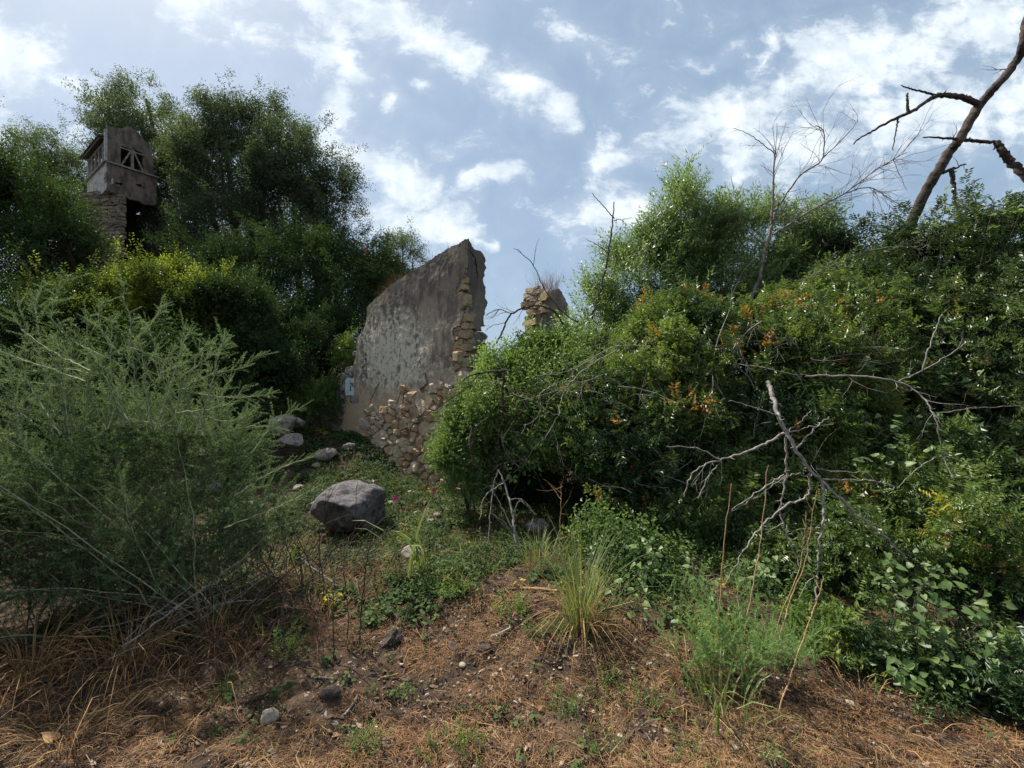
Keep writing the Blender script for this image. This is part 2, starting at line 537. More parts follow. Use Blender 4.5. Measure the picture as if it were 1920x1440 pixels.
# ground
m, t, p = mat_new('soil_and_litter')
g_ = t.n('ShaderNodeNewGeometry').outputs['Position']
n1 = t.noise(g_, 1.4, 5, .6)
n2 = t.noise(g_, 14, 6, .7)
n3 = t.noise(g_, 70, 4, .7)
c = t.mix(t.sstep(n2, .38, .62), (.024, .018, .014), (.080, .054, .036))
c = t.mix(t.m('MULTIPLY', t.sstep(n1, .5, .64), .6), c, (.125, .082, .050))
c = t.mix(t.sstep(n3, .60, .72), c, (.22, .17, .125))
c = t.mix(t.sstep(n3, .40, .30), c, (.02, .015, .012))
t.put(p.inputs['Base Color'], c)
p.inputs['Roughness'].default_value = .98
p.inputs['Specular IOR Level'].default_value = .1
bp = t.n('ShaderNodeBump')
bp.inputs['Strength'].default_value = .9
bp.inputs['Distance'].default_value = .02
t.put(bp.inputs['Height'], t.m('ADD', n2, t.m('MULTIPLY', n3, .6)))
t.link(bp.outputs[0], p.inputs['Normal'])
M['soil'] = m
m, t, p = mat_new('wood_chips')
oi = t.n('ShaderNodeAttribute', attribute_name='tint').outputs['Fac']
t.put(p.inputs['Base Color'], t.ramp(oi, [(0, (.03, .022, .018)), (.35, (.10, .06, .038)), (.7, (.24, .165, .11)), (1, (.42, .36, .29))]))
p.inputs['Roughness'].default_value = .9
M['chips'] = m

# ---------------------------------------------------------------- ground sheet
def H(x, y, fine=True):
    x = np.asarray(x, float); y = np.asarray(y, float)
    h = .15 * sm((y - 1.9) / 1.3) * (1 - sm((y - 3.3) / 1.3)) * (1 - .6 * sm((np.abs(x - .2) - .9) / 1.5))
    h = h + .70 * sm((-x - .75) / 2.3) * sm((y - 4.9) / 2.9)
    h = h + .12 * sm((-x - .5) / 2) * sm((y - 3.6) / 1.2) * (1 - sm((y - 5.2) / 1.5))
    h = h + 3.0 * sm((-x - 2.2) / 8.5) * sm((y - 6.5) / 6.5)
    h = h + .25 * sm((x - 1.2) / 3) * sm((y - 3) / 3)
    h = h + .5 * sm((y - 8) / 8)
    h = h + (fbm(np.stack([x * .9, y * .9, 0 * x], -1), 3, 3) - .5) * .12 * sm((y - 1) / 2) * (1 + sm((np.abs(x) + y - 20) / 40) * 8)
    if fine:
        near = 1 - sm((np.abs(x) + y - 9) / 5)
        h = h + near * ((fbm(np.stack([x * 7, y * 7, 0 * x], -1), 3, 9) - .5) * .085 + (vnoise(np.stack([x * 34, y * 34, 0 * x + 3], -1), 4) - .5) * .02)
    return h
def Hs(x, y):
    return float(H(np.array([x]), np.array([y]))[0])

xs = np.concatenate([-np.geomspace(400, 8, 26), np.arange(-7.8, -2.8, .09), np.arange(-2.8, 3.4, .022), np.arange(3.4, 8, .1), np.geomspace(8.2, 400, 26)])
ys = np.concatenate([-np.geomspace(60, 1, 12), np.arange(-.8, 1.2, .2), np.arange(1.2, 4.4, .022), np.arange(4.4, 9.5, .06), np.geomspace(9.6, 500, 50)])
gxm, gym = np.meshgrid(xs, ys)
gzm = H(gxm, gym)
nx, ny = len(xs), len(ys)
ii = (np.arange(ny - 1)[:, None] * nx + np.arange(nx - 1)[None]).ravel()
add('ground', np.stack([gxm, gym, gzm], -1).reshape(-1, 3), [np.stack([ii, ii + 1, ii + 1 + nx, ii + nx], -1)], M['soil'], smooth=True,
    label='brown soil rising to a rubble slope and a wooded bank', kind='structure')

# ---------------------------------------------------------------- wall faces
class Face:
    """a vertical plane: O (x,y) at its left end, D (x,y) unit direction to the right as the camera sees it; outward normal N towards the camera"""
    def __init__(s, O, E):
        s.O = np.array(O, float)
        E = np.array(E, float)
        s.L = np.linalg.norm(E - s.O)
        s.D = (E - s.O) / s.L
        s.N = np.array([s.D[1], -s.D[0]])
    def px(s, px, py):
        k = (np.asarray(px, float) - 960) / F
        u = (k * s.O[1] - s.O[0]) / (s.D[0] - k * s.D[1])
        Yv = s.O[1] + u * s.D[1]
        return u, EYE + (720 - np.asarray(py, float)) / F * Yv
    def poly(s, pts):
        pts = np.array(pts, float)
        u, z = s.px(pts[:, 0], pts[:, 1])
        return np.stack([u, z], -1)
    def w(s, u, off, z):
        u, off, z = np.broadcast_arrays(np.asarray(u, float), off, z)
        return np.stack([s.O[0] + u * s.D[0] + off * s.N[0], s.O[1] + u * s.D[1] + off * s.N[1], z], -1)

def inpoly(poly, u, z):
    u = np.asarray(u); z = np.asarray(z)
    ins = np.zeros(u.shape, bool)
    n = len(poly)
    j = n - 1
    for i in range(n):
        xi, yi = poly[i]; xj, yj = poly[j]
        c = ((yi > z) != (yj > z)) & (u < (xj - xi) * (z - yi) / (yj - yi + 1e-12) + xi)
        ins ^= c
        j = i
    return ins

def segdist(poly, u, z, closed=False):
    best = np.full(np.shape(u), 1e9)
    n = len(poly)
    for i in range(n if closed else n - 1):
        a = np.array(poly[i]); b = np.array(poly[(i + 1) % n])
        ba = b - a
        h = np.clip(((u - a[0]) * ba[0] + (z - a[1]) * ba[1]) / (ba @ ba + 1e-12), 0, 1)
        best = np.minimum(best, np.hypot(u - a[0] - h * ba[0], z - a[1] - h * ba[1]))
    return best

def sheet(name, fc, outline, holes, cracks, mat, parent, cell=.016, front=.02, back=-.03, rag=.03, crackw=.015, bulge=.012, edge=.3, **tags):
    """plaster layer with thickness, ragged rim, holes where it has fallen and open cracks"""
    outline = np.array(outline)
    u0, z0 = outline.min(0) - .03
    u1, z1 = outline.max(0) + .03
    us = np.arange(u0, u1, cell); zs = np.arange(z0, z1, cell)
    U, Zc = np.meshgrid(us, zs)
    uc, zc = (U + cell / 2)[:-1, :-1], (Zc + cell / 2)[:-1, :-1]
    pn = np.stack([uc * 9, zc * 9, 0 * uc], -1)
    du = (fbm(pn, 4, 21) - .5) * rag * 2.6
    dz = (fbm(pn + 31, 4, 22) - .5) * rag * 2.6
    keep = inpoly(outline, uc + du * edge, zc + dz * edge)
    for h in holes:
        keep &= ~inpoly(h, uc + du, zc + dz)
    for c in cracks:
        keep &= segdist(c, uc + du * .9, zc + dz * .9) > crackw * (.35 + 1.3 * vnoise(np.stack([uc * 6, zc * 6, 0 * uc], -1), 5))
    nzv, nuv = U.shape
    off = front + (fbm(np.stack([U * 2.5, Zc * 2.5, 0 * U], -1), 3, 8) - .5) * bulge * 2 + (vnoise(np.stack([U * 25, Zc * 25, 0 * U], -1), 2) - .5) * .004
    Vf = fc.w(U, off, Zc).reshape(-1, 3)
    Vb = fc.w(U, back, Zc).reshape(-1, 3)
    co_ = np.stack([U, 0 * U, Zc], -1).reshape(-1, 3)
    nV = len(Vf)
    kk = np.argwhere(keep)
    i = kk[:, 0] * nuv + kk[:, 1]
    Q = [np.stack([i, i + 1, i + 1 + nuv, i + nuv], -1)]
    pad = np.pad(keep, 1)
    for (dy, dx, a, b) in ((-1, 0, 0, 1), (1, 0, 1 + nuv, nuv), (0, -1, nuv, 0), (0, 1, 1, 1 + nuv)):
        nb = pad[1 + dy:pad.shape[0] - 1 + dy, 1 + dx:pad.shape[1] - 1 + dx]
        e = np.argwhere(keep & ~nb)
        i = e[:, 0] * nuv + e[:, 1]
        Q.append(np.stack([i + b, i + a, i + a + nV, i + b + nV], -1))
    Q = np.concatenate(Q)
    used = np.unique(Q)
    remap = np.full(2 * nV, -1)
    remap[used] = np.arange(len(used))
    V = np.vstack([Vf, Vb])[used]
    C = np.vstack([co_, co_])[used]
    return add(name, V, [remap[Q]], mat, parent, {'co': C}, **tags)

def clip(poly, nrm, c):
    out_ = []
    n = len(poly)
    for i in range(n):
        a, b = poly[i], poly[(i + 1) % n]
        da, db = a @ nrm - c, b @ nrm - c
        if da <= 0: out_.append(a)
        if (da < 0) != (db < 0) and abs(da - db) > 1e-12:
            out_.append(a + (b - a) * da / (da - db))
    return out_

def stone_geo(fc, poly, depth=.09, proud=.02, joint=.008):
    """one fitted stone: the cell polygon rounded, bulged and slightly rough"""
    p = np.array(poly)
    c = p.mean(0)
    r = np.linalg.norm(p - c, axis=1).mean()
    if r < .012 or len(p) < 3: return None
    p = c + (p - c) * max(.55, 1 - joint / r)
    p = np.stack([p * .84 + np.roll(p, -1, 0) * .16, p * .16 + np.roll(p, -1, 0) * .84], 1).reshape(-1, 2)
    p = p + rng.normal(0, .055 * r, p.shape)
    n = len(p)
    tilt = rng.normal(0, .12, 2)
    rings = []
    for (s, o) in ((1.0, -depth), (1.0, proud * .15 - .01), (.93, proud * .75), (.62, proud * 1.05)):
        q = c + (p - c) * s
        off = o + ((q - c) @ tilt if o > -.05 else 0) + (rng.normal(0, .22 * proud + .001, n) if o > 0 else 0)
        rings.append(fc.w(q[:, 0], off, q[:, 1]))
    V = np.concatenate(rings + [fc.w(c[0], proud * 1.2, c[1])[None]])
    j = np.arange(n)
    Q = np.concatenate([np.stack([k * n + j, k * n + (j + 1) % n, (k + 1) * n + (j + 1) % n, (k + 1) * n + j], -1) for k in range(3)])
    T = np.stack([3 * n + j, 3 * n + (j + 1) % n, np.full(n, 4 * n)], -1)
    return V, Q, T

def rubble(fc, regions, parent, mat, rmin=.045, rmax=.13, aspect=1.35, bound=None, name='stone', limit=290, proud=.035, margin=.04, joint=.008):
    us = np.concatenate([r[:, 0] for r in regions]); zs = np.concatenate([r[:, 1] for r in regions])
    def inside(u, z):
        ok = np.zeros(np.shape(u), bool)
        for r in regions:
            ok |= inpoly(r, u, z) | (segdist(r, u, z, True) < margin)
        if bound is not None:
            ok &= inpoly(bound, u, z)
        return ok
    seeds = []
    tries = 0
    while tries < 9000 and len(seeds) < limit:
        tries += 1
        u = rng.uniform(us.min(), us.max()); z = rng.uniform(zs.min(), zs.max())
        if not inside(np.array([u]), np.array([z]))[0]: continue
        r = rmin + (rmax - rmin) * rng.random() ** (1.2 + tries / 2500)
        if all(math.hypot(u - a, (z - b) * aspect) > (r + rr) * .82 for a, b, rr in seeds):
            seeds.append((u, z, r))
    S = np.array([(a, b * aspect) for a, b, _ in seeds])
    Rr = np.array([s[2] for s in seeds])
    for k in range(len(seeds)):
        w_ = Rr[k] * 2.1
        poly = [S[k] + np.array(q) * w_ for q in ((-1, -1), (1, -1), (1, 1), (-1, 1))]
        dist = np.linalg.norm(S - S[k], axis=1)
        for j in np.argsort(dist)[1:16]:
            nrm = S[j] - S[k]
            c = (S[j] @ S[j] - S[k] @ S[k] - Rr[j] ** 2 + Rr[k] ** 2) / 2
            poly = clip(poly, nrm, c)
            if len(poly) < 3: break
        if len(poly) < 3: continue
        poly = np.array(poly)
        poly[:, 1] /= aspect
        g = stone_geo(fc, poly, proud=rng.uniform(.35, 1.1) * proud, joint=joint)
        if g is None: continue
        V, Q, T = g
        add(name, V, [Q, T], mat, parent)
    return len(seeds)

def loft(name, sections, mat, parent, **tags):
    """sections: list of 4 xy corners + z, bottom to top"""
    V, Q = [], []
    for pts, z in sections:
        for q in pts:
            V.append((q[0], q[1], z))
    n = len(sections)
    for i in range(n - 1):
        for j in range(4):
            Q.append((i * 4 + j, i * 4 + (j + 1) % 4, i * 4 + 4 + (j + 1) % 4, i * 4 + 4 + j))
    Q.append((3, 2, 1, 0))
    k = (n - 1) * 4
    Q.append((k, k + 1, k + 2, k + 3))
    return add(name, V, [np.array(Q)], mat, parent, **tags)

# ---- the big ruined wall
CORN = (-.686, 6.0)
main = Face((-3.18, 8.0), CORN)
endB = (CORN[0] + .5 * .626, CORN[1] + .5 * .780)
endf = Face(CORN, endB)
wall = empty('ruined_wall', (-1.9, 7.0, Hs(-1.9, 7.0)), 'tall ruined gable wall of peeling grey plaster over rubble stone, number 3 at its left edge', 'ruined wall')
mo = main.poly([(618, 1010), (622, 800), (626, 770), (632, 742), (642, 725), (650, 705), (655, 690), (662, 668), (670, 658), (672, 635), (685, 618),
                (688, 605), (690, 575), (702, 563), (712, 556), (740, 530), (790, 499), (840, 468), (866, 455), (875, 449), (873, 520), (869, 700), (868, 1010)])
lower_stones = main.poly([(868, 985), (770, 960), (700, 915), (645, 870), (634, 835), (650, 822), (674, 830), (680, 800), (688, 774), (712, 762), (722, 770), (738, 762), (752, 778), (757, 745), (756, 728), (764, 726), (770, 742), (775, 757), (803, 766), (813, 750), (818, 732), (823, 722),
                          (848, 726), (866, 716), (890, 700), (890, 985)])
left_stones = main.poly([(600, 1010), (600, 700), (650, 640), (668, 640), (668, 668), (664, 690), (665, 708), (668, 715), (666, 742), (650, 744), (648, 760), (640, 800), (640, 812), (634, 840)])
quoin_hole = main.poly([(852, 618), (867, 610), (880, 610), (880, 722), (862, 716), (852, 690), (849, 660)])
upper_hole = main.poly([(856, 541), (862, 528), (869, 518), (880, 520), (880, 565), (866, 560), (858, 552)])
mid_hole = main.poly([(867, 556), (880, 552), (880, 615), (862, 618), (868, 590)])
cracks = [main.poly(c) for c in ([(690, 655), (688, 680), (684, 690)], [(752, 655), (749, 690), (742, 712), (741, 720)], [(712, 720), (702, 735), (693, 760), (688, 778)],
                                 [(757, 728), (750, 745), (747, 760)], [(646, 745), (642, 775), (643, 812)], [(775, 762), (764, 745), (757, 728)], [(690, 775), (682, 800), (676, 812)],
                                 [(742, 752), (746, 744)], [(800, 700), (802, 722), (790, 730), (815, 740)], [(672, 640), (674, 700)])]
# body
secs = []
leftprof = main.poly([(618, 1010), (626, 800), (630, 770), (636, 742), (645, 725), (653, 705), (658, 690), (665, 668), (673, 650), (676, 635), (688, 618), (692, 600), (693, 577), (712, 560), (740, 536), (790, 505), (840, 473), (866, 460), (872, 456)])
endw = endf.poly([(908, 1010), (908, 700), (908, 665), (908, 634), (898, 622), (902, 605), (904, 588), (911, 572), (907, 545), (901, 525), (904, 515), (908, 500), (905, 488), (895, 474), (888, 466), (880, 460), (876, 453)])
zz = np.linspace(-.3, leftprof[-1, 1], 70)
lo_u = np.interp(zz, leftprof[:, 1], leftprof[:, 0])
en_u = np.interp(zz, endw[:, 1], endw[:, 0])
for z_, lu, eu in zip(zz, lo_u, en_u):
    j = .012 * (random.random() - .5)
    lu = min(lu, main.L - .06); eu = max(eu - .03 + .05 * (vnoise([eu * 0, 0.0, z_ * 9.0], 6) - .6), .05)
    a = main.w(lu, -.022, z_)[:2]; b = main.w(main.L - .03, -.022, z_)[:2]
    c = b - main.N * (eu + j)
    d_ = a - main.N * min(.46, max(eu + .1, .3))
    secs.append(((a, b, c, d_), z_))
loft('wall_core', secs, M['core'], wall)
sheet('plaster', main, mo, [lower_stones, left_stones, quoin_hole, upper_hole, mid_hole], cracks, M['plaster'], wall, cell=.014, rag=.045, edge=.35, bulge=.016)
rubble(main, [lower_stones], wall, M['rubble'], .030, .125, bound=mo, limit=215, proud=.032, joint=.007)
rubble(main, [left_stones], wall, M['grey_rock'], .03, .08, bound=mo, limit=26, proud=.03)
# quoin and end face
qreg = [quoin_hole, upper_hole, mid_hole]
rubble(main, qreg, wall, M['yellow_stone'], .03, .075, aspect=1.5, bound=main.poly([(830, 440), (868.5, 440), (868.5, 740), (830, 740)]), limit=26, proud=.008, margin=.03, joint=.004)
eo = endf.poly([(868, 1010), (868, 720), (872, 520), (875.5, 449), (882, 460), (893, 468), (897, 474), (907, 488), (911, 500), (908, 520), (903, 525), (910, 545), (914, 572),
                (906, 590), (905, 610), (899, 622), (911, 632), (911, 665), (909, 700), (909, 1010)])
eholes = [endf.poly(c) for c in ([(860, 516), (874, 518), (879, 530), (876, 545), (879, 552), (873, 562), (860, 560)], [(860, 575), (871, 580), (872, 600), (876, 615), (873, 625), (880, 640), (874, 660), (876, 700), (872, 760), (860, 760)],
                                 [(872, 655), (915, 657), (915, 666), (880, 670), (872, 672)], [(872, 690), (915, 688), (915, 1010), (860, 1010), (868, 700)])]
sheet('plaster', endf, eo, eholes, [endf.poly([(880, 618), (890, 624), (902, 622)]), endf.poly([(878, 470), (888, 485), (893, 520)])], M['plaster_end'], wall, cell=.011, rag=.055, edge=1.0, bulge=.03)
rubble(endf, [e for e in eholes], wall, M['yellow_stone'], .03, .09, aspect=1.7, bound=eo, limit=30, proud=.014, margin=.03, joint=.004)
# white painted patch with the number
pp = main.poly([(651, 712), (654, 708), (660, 711), (666, 709), (667, 722), (665, 742), (658, 741), (651, 742), (650, 728)])
sheet('painted_patch', main, pp, [], [], M['paint'], wall, cell=.008, front=.034, back=-.02, rag=.008, bulge=.002, label='pale bluish white painted patch carrying the digit 3')
def digit(body, px, py, hpx):
    u, z = main.px(px, py)
    cu = bpy.data.curves.new('painted_number', 'FONT')
    cu.body = body
    cu.size = hpx / F * 7.9 * 1.35
    cu.extrude = .002
    cu.offset = .002
    cu.materials.append(M['ink'])
    o = bpy.data.objects.new('painted_number', cu)
    w_ = main.w(u, .040, z)
    o.location = tuple(np.array(w_) - np.array(wall.location))
    o.rotation_euler = (R(90), 0, math.atan2(main.D[1], main.D[0]))
    link(o, wall)
digit('3', 659, 732, 9)
digit('1', 659, 720, 7)

# ---- second ruined pillar behind
pc = P(1015, 720, 9.0)[:2]
pl = Face(P(987, 720, 9.35)[:2], pc)
pr = Face(pc, P(1082, 720, 9.7)[:2])
pillar = empty('ruined_pillar', (pc[0], pc[1] + .2, Hs(pc[0], pc[1])), 'smaller broken wall stump with dry weeds on top behind the right bushes', 'ruined wall')
po = pr.poly([(1015, 900), (1014, 640), (1012, 575), (1013, 548), (1025, 546), (1045, 543), (1055, 552), (1060, 562), (1064, 575), (1065, 590), (1062, 600), (1068, 612), (1076, 622), (1079, 640), (1080, 900)])
plo = pl.poly([(987, 900), (988, 700), (987, 600), (986, 580), (989, 556), (988, 550), (995, 546), (1008, 547), (1015, 548), (1015, 900)])
zz = np.linspace(0, pr.px(1030, 550)[1], 26)
prof = pr.poly([(1078, 900), (1077, 640), (1073, 622), (1060, 604), (1062, 585), (1058, 566), (1050, 553)])
secs = []
for z_ in zz:
    eu = np.interp(z_, prof[:, 1], prof[:, 0]) - .03 + random.uniform(-.015, .015)
    a = pl.w(.05, -.04, z_)[:2]; b = pr.w(.03, -.045, z_)[:2]; c = pr.w(eu, -.045, z_)[:2]
    secs.append(((a, b, c, (a + c) / 2 + np.array([-.05, .55])), z_))
loft('wall_core', secs, M['core'], pillar)
sheet('plaster', pr, po, [pr.poly([(1010, 640), (1015, 600), (1017, 570), (1020, 545), (1000, 540), (1000, 640)])], [], M['plaster_pillar'], pillar, cell=.016, rag=.05, edge=.7, bulge=.03)
rubble(pl, [plo], pillar, M['yellow_stone'], .05, .11, aspect=2.0, bound=plo, limit=70, proud=.014, margin=.0, joint=.005)
# low broken stump right of it
st_ = P(1108, 720, 8.6)
stump = empty('rubble_stump', (st_[0], st_[1], Hs(st_[0], st_[1])), 'low stump of ochre rubble masonry right of the broken pillar', 'rubble')
sf = Face(P(1085, 720, 8.7)[:2], P(1130, 720, 8.8)[:2])
so_ = sf.poly([(1085, 820), (1086, 650), (1095, 632), (1108, 628), (1120, 640), (1128, 670), (1130, 820)])
a, b = sf.O, sf.O + sf.D * sf.L
zt = sf.px(1108, 636)[1]
loft('wall_core', [((a + (.05, .05), b + (-.05, .05), b + (-.05, .5), a + (.05, .5)), .2), ((a + (.06, .05), b + (-.06, .05), b + (-.06, .5), a + (.06, .5)), zt - .12), ((a + (.14, .08), b + (-.2, .08), b + (-.2, .4), a + (.14, .4)), zt)], M['core'], stump)
rubble(sf, [so_], stump, M['yellow_stone'], .05, .12, aspect=1.5, bound=so_, limit=40, proud=.05, margin=0)

# ---------------------------------------------------------------- tower
TC = np.array([-11.33, 12.0])
TR = np.array([.574, .82]); TR = TR / np.linalg.norm(TR)
TL = np.array([-TR[1], TR[0]])
tower = empty('ruined_tower', (-12.0, 13.0, Hs(-12, 13)), 'narrow ruined tower with louvred belfry box and tiled roof among the trees', 'tower')
rf_ = Face(TC, TC + TR * 1.10)            # right facet
lf_ = Face(TC + TL * 2.06, TC)            # left facet
def tbox(name, r0, r1, l0, l1, z0, z1, mat, parent=None, **tags):
    c = [TC + TR * r + TL * l for r, l in ((r0, l0), (r1, l0), (r1, l1), (r0, l1))]
    return loft(name, [(c, z0), (c, z1)], mat, parent or tower, **tags)
def beam(fc, u0, z0, u1, z1, w_, off0, off1, mat, name='beam'):
    a = np.array([u0, z0]); b = np.array([u1, z1])
    n = np.array([-(b - a)[1], (b - a)[0]]); n = n / np.linalg.norm(n) * w_ / 2
    q = [a - n, b - n, b + n, a + n]
    V = [fc.w(x[0], off1, x[1]) for x in q] + [fc.w(x[0], off0, x[1]) for x in q]
    Q = [(0, 1, 2, 3), (7, 6, 5, 4)] + [(i, i + 4, (i + 1) % 4 + 4, (i + 1) % 4) for i in range(4)]
    return add(name, V, [np.array(Q)], mat, tower)
zl = 7.79
# parapet box
pb = [(0, 7.02), (.3, 6.98), (.42, 7.0), (.52, 6.93), (.7, 6.96), (.86, 6.90), (1.05, 6.96), (1.10, 7.1), (1.10, zl), (0, zl)]
sheet('parapet_panel', rf_, pb, [[(.2, 7.3), (.32, 7.34), (.34, 7.26), (.22, 7.24)], [(.62, 7.42), (.78, 7.46), (.8, 7.38), (.66, 7.36)]], [], M['plaster_tower'], tower, cell=.014, back=-.14, rag=.05, edge=.6, bulge=.03)
sheet('parapet_panel', lf_, [(0.0, 7.06), (2.06, 7.02), (2.06, zl), (0, zl)], [], [], M['whitewash'], tower, cell=.03, front=.018, back=-.14, rag=.012, label='whitewashed left side of the parapet')
tbox('floor_slab', .1, 1.0, .1, 1.9, 7.0, 7.06, M['void'])
tbox('ledge', -.07, 1.16, -.07, 2.12, zl, zl + .045, M['timber'])
# belfry wall with two arched openings
zs0 = zl + .05
bw = [(0, zs0), (1.05, zs0), (1.05, 8.42), (1.02, 8.58), (.82, 8.80), (.70, 8.93), (.60, 9.02), (.46, 9.03), (.36, 8.93), (.22, 8.86), (0, 8.80)]
def arch(u0, u1, z0, z1):
    c, r = (u0 + u1) / 2, (u1 - u0) / 2
    return [(u0, z0), (u1, z0)] + [(c + r * math.cos(th), z1 + r * .6 * math.sin(th)) for th in np.linspace(0, math.pi, 9)]
sheet('belfry_wall', rf_, bw, [arch(.29, .53, zs0 - .1, 8.34), arch(.56, .80, zs0 - .1, 8.34)], [], M['plaster_tower'], tower, cell=.014, back=-.12, rag=.022, edge=1.2, bulge=.025)
beam(rf_, .26, 8.33, .83, 8.33, .035, .0, .05, M['timber'])
beam(rf_, .55, zs0, .55, 8.36, .05, -.02, .06, M['timber'])
beam(rf_, .31, zs0 + .01, .52, 8.34, .035, .0, .045, M['timber'], 'brace')
beam(rf_, .58, 8.34, .79, zs0 + .01, .035, .0, .045, M['timber'], 'brace')
beam(rf_, -.02, zs0, -.02, 8.70, .06, -.05, .035, M['whitewash'], 'corner_post')
beam(lf_, 0.05, zs0, 0.05, 8.45, .08, -.08, .02, M['whitewash'], 'corner_post')
beam(lf_, .05, 8.42, 2.02, 8.42, .07, -.04, .02, M['timber'])
for u in (.45, .85, 1.25, 1.65):
    beam(lf_, u, zs0, u, 8.44, .09, -.04, .01, M['timber'], 'slat')
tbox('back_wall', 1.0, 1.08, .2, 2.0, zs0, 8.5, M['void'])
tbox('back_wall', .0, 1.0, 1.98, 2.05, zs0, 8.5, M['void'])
# roof: two slopes with rows of curved tiles
def slope(r0, z0, r1, z1):
    g = Geo()
    q = []
    for l in (.14, 2.15):
        for (r, z) in ((r0, z0), (r1, z1)):
            c = TC + TR * r + TL * l
            q.append((c[0], c[1], z)); q.append((c[0], c[1], z - .05))
    g.put(q, Q=[(0, 2, 6, 4), (1, 5, 7, 3), (0, 4, 5, 1), (2, 3, 7, 6), (0, 1, 3, 2), (4, 6, 7, 5)])
    g.build('roof', M['tile'], tower)
slope(-.13, 8.50, .5, 8.84)
slope(1.06, 8.50, .5, 8.90)
tile_me = {}
for side, (r0, z0, r1, z1) in enumerate(((-.13, 8.50, .5, 8.84), (1.06, 8.50, .5, 8.90))):
    for k in range(14):
        l = .16 + k * .155 + rng.normal(0, .012)
        for j in range(4):
            f0, f1 = j / 4 - .03, (j + 1) / 4
            g = Geo()
            A = TC + TR * (r0 + (r1 - r0) * f0) + TL * l
            B = TC + TR * (r0 + (r1 - r0) * f1) + TL * (l + rng.normal(0, .01))
            pa_ = np.array([A[0], A[1], z0 + (z1 - z0) * f0 + .035]); pb_ = np.array([B[0], B[1], z0 + (z1 - z0) * f1 + .012])
            up = np.array([0, 0, 1.]); tl3 = np.array([TL[0], TL[1], 0])
            V = []
            for q in (pa_, pb_):
                for th in np.linspace(0, math.pi, 6):
                    V.append(q + tl3 * .08 * math.cos(th) + up * .055 * math.sin(th))
            V = np.array(V)
            V2 = V - np.array([0, 0, .018])
            Q = [(i, i + 1, i + 7, i + 6) for i in range(5)] + [(i + 12, i + 18, i + 19, i + 13) for i in range(5)] + [(i, i + 12, i + 13, i + 1) for i in range(5)]
            g.put(np.vstack([V, V2]), Q=Q)
            g.build('roof_tile', M['tile'], tower)
# stone pier, right pier, dark back
pf = Face((-12.61, 12.5), (-11.17, 12.22))
prr = Face((-11.17, 12.22), (-11.17 + TR[0] * .7, 12.22 + TR[1] * .7))
a, b = pf.w(.05, -.05, 0)[:2], pf.w(pf.L - .05, -.05, 0)[:2]
c, d_ = b + TR * .10 + TL * .35, a + TR * .5 + TL * .1
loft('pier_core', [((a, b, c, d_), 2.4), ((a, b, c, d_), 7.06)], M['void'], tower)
def courses(fc, L, z0, z1, mat, hmin=.05, hmax=.13):
    z = z0
    while z < z1:
        h = rng.uniform(hmin, hmax)
        u = -rng.uniform(0, .1)
        while u < L:
            w_ = rng.uniform(.12, .30)
            ua, ub = max(u, 0 - .02), min(u + w_, L + .03)
            if ub - ua > .05:
                g = stone_geo(fc, [(ua, z), (ub, z + rng.normal(0, .008)), (ub, z + h), (ua, z + h + rng.normal(0, .008))], proud=rng.uniform(.01, .075), joint=.003)
                if g: add('stone', g[0], [g[1], g[2]], mat, tower)
            u += w_
        z += h
courses(pf, pf.L, 4.9, 7.02, M['tower_stone'])
courses(prr, .12, 5.2, 7.0, M['tower_stone'], .08, .14)
c0 = P(262, 720, 13.0)[:2]; c1 = P(291, 720, 13.1)[:2]
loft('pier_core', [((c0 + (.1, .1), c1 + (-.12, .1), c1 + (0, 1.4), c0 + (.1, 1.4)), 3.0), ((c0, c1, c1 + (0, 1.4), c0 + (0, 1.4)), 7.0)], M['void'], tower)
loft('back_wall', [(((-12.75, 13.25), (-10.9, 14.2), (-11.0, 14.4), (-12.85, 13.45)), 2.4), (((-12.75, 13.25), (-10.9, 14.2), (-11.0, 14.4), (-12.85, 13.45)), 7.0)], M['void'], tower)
s0, s1 = P(132, 720, 12.7)[:2], P(196, 720, 12.25)[:2]
s1 = P(186, 720, 12.4)[:2]
loft('slab_ledge', [((s0, s1, s1 + (-.2, .9), s0 + (-.2, .9)), 7.08), ((s0 - (.0, .05), s1 - (0, .05), s1 + (-.2, .9), s0 + (-.2, .9)), 7.17)], M['tower_stone'], tower)

# ---------------------------------------------------------------- rocks
def ico(sub):
    import bmesh
    bm = bmesh.new()
    bmesh.ops.create_icosphere(bm, subdivisions=sub, radius=1)
    V = np.array([v.co[:] for v in bm.verts]); T = np.array([[v.index for v in f.verts] for f in bm.faces])
    bm.free()
    return V, T
ICO = {k: ico(k) for k in (1, 2, 3, 4, 5)}
def rock_verts(sub, size, seed, cuts=9, rough=.12, cut_lo=.62):
    r_ = np.random.default_rng(seed)
    V, T = ICO[sub]
    V = V.copy()
    for _ in range(cuts):
        n = unit(r_.normal(0, 1, 3)); c = r_.uniform(cut_lo, .92)
        d = V @ n
        V = np.where((d > c)[:, None], V - n * (d - c)[:, None] * .9, V)
    nn = fbm(V * 1.7 + seed, 4, seed % 50) - .5
    V = V * (1 + nn[:, None] * rough * 2)
    if sub >= 4:
        V = V * (1 + (fbm(V * 7 + seed, 3, seed % 40)[:, None] - .5) * .07)
    return V * np.array(size), T
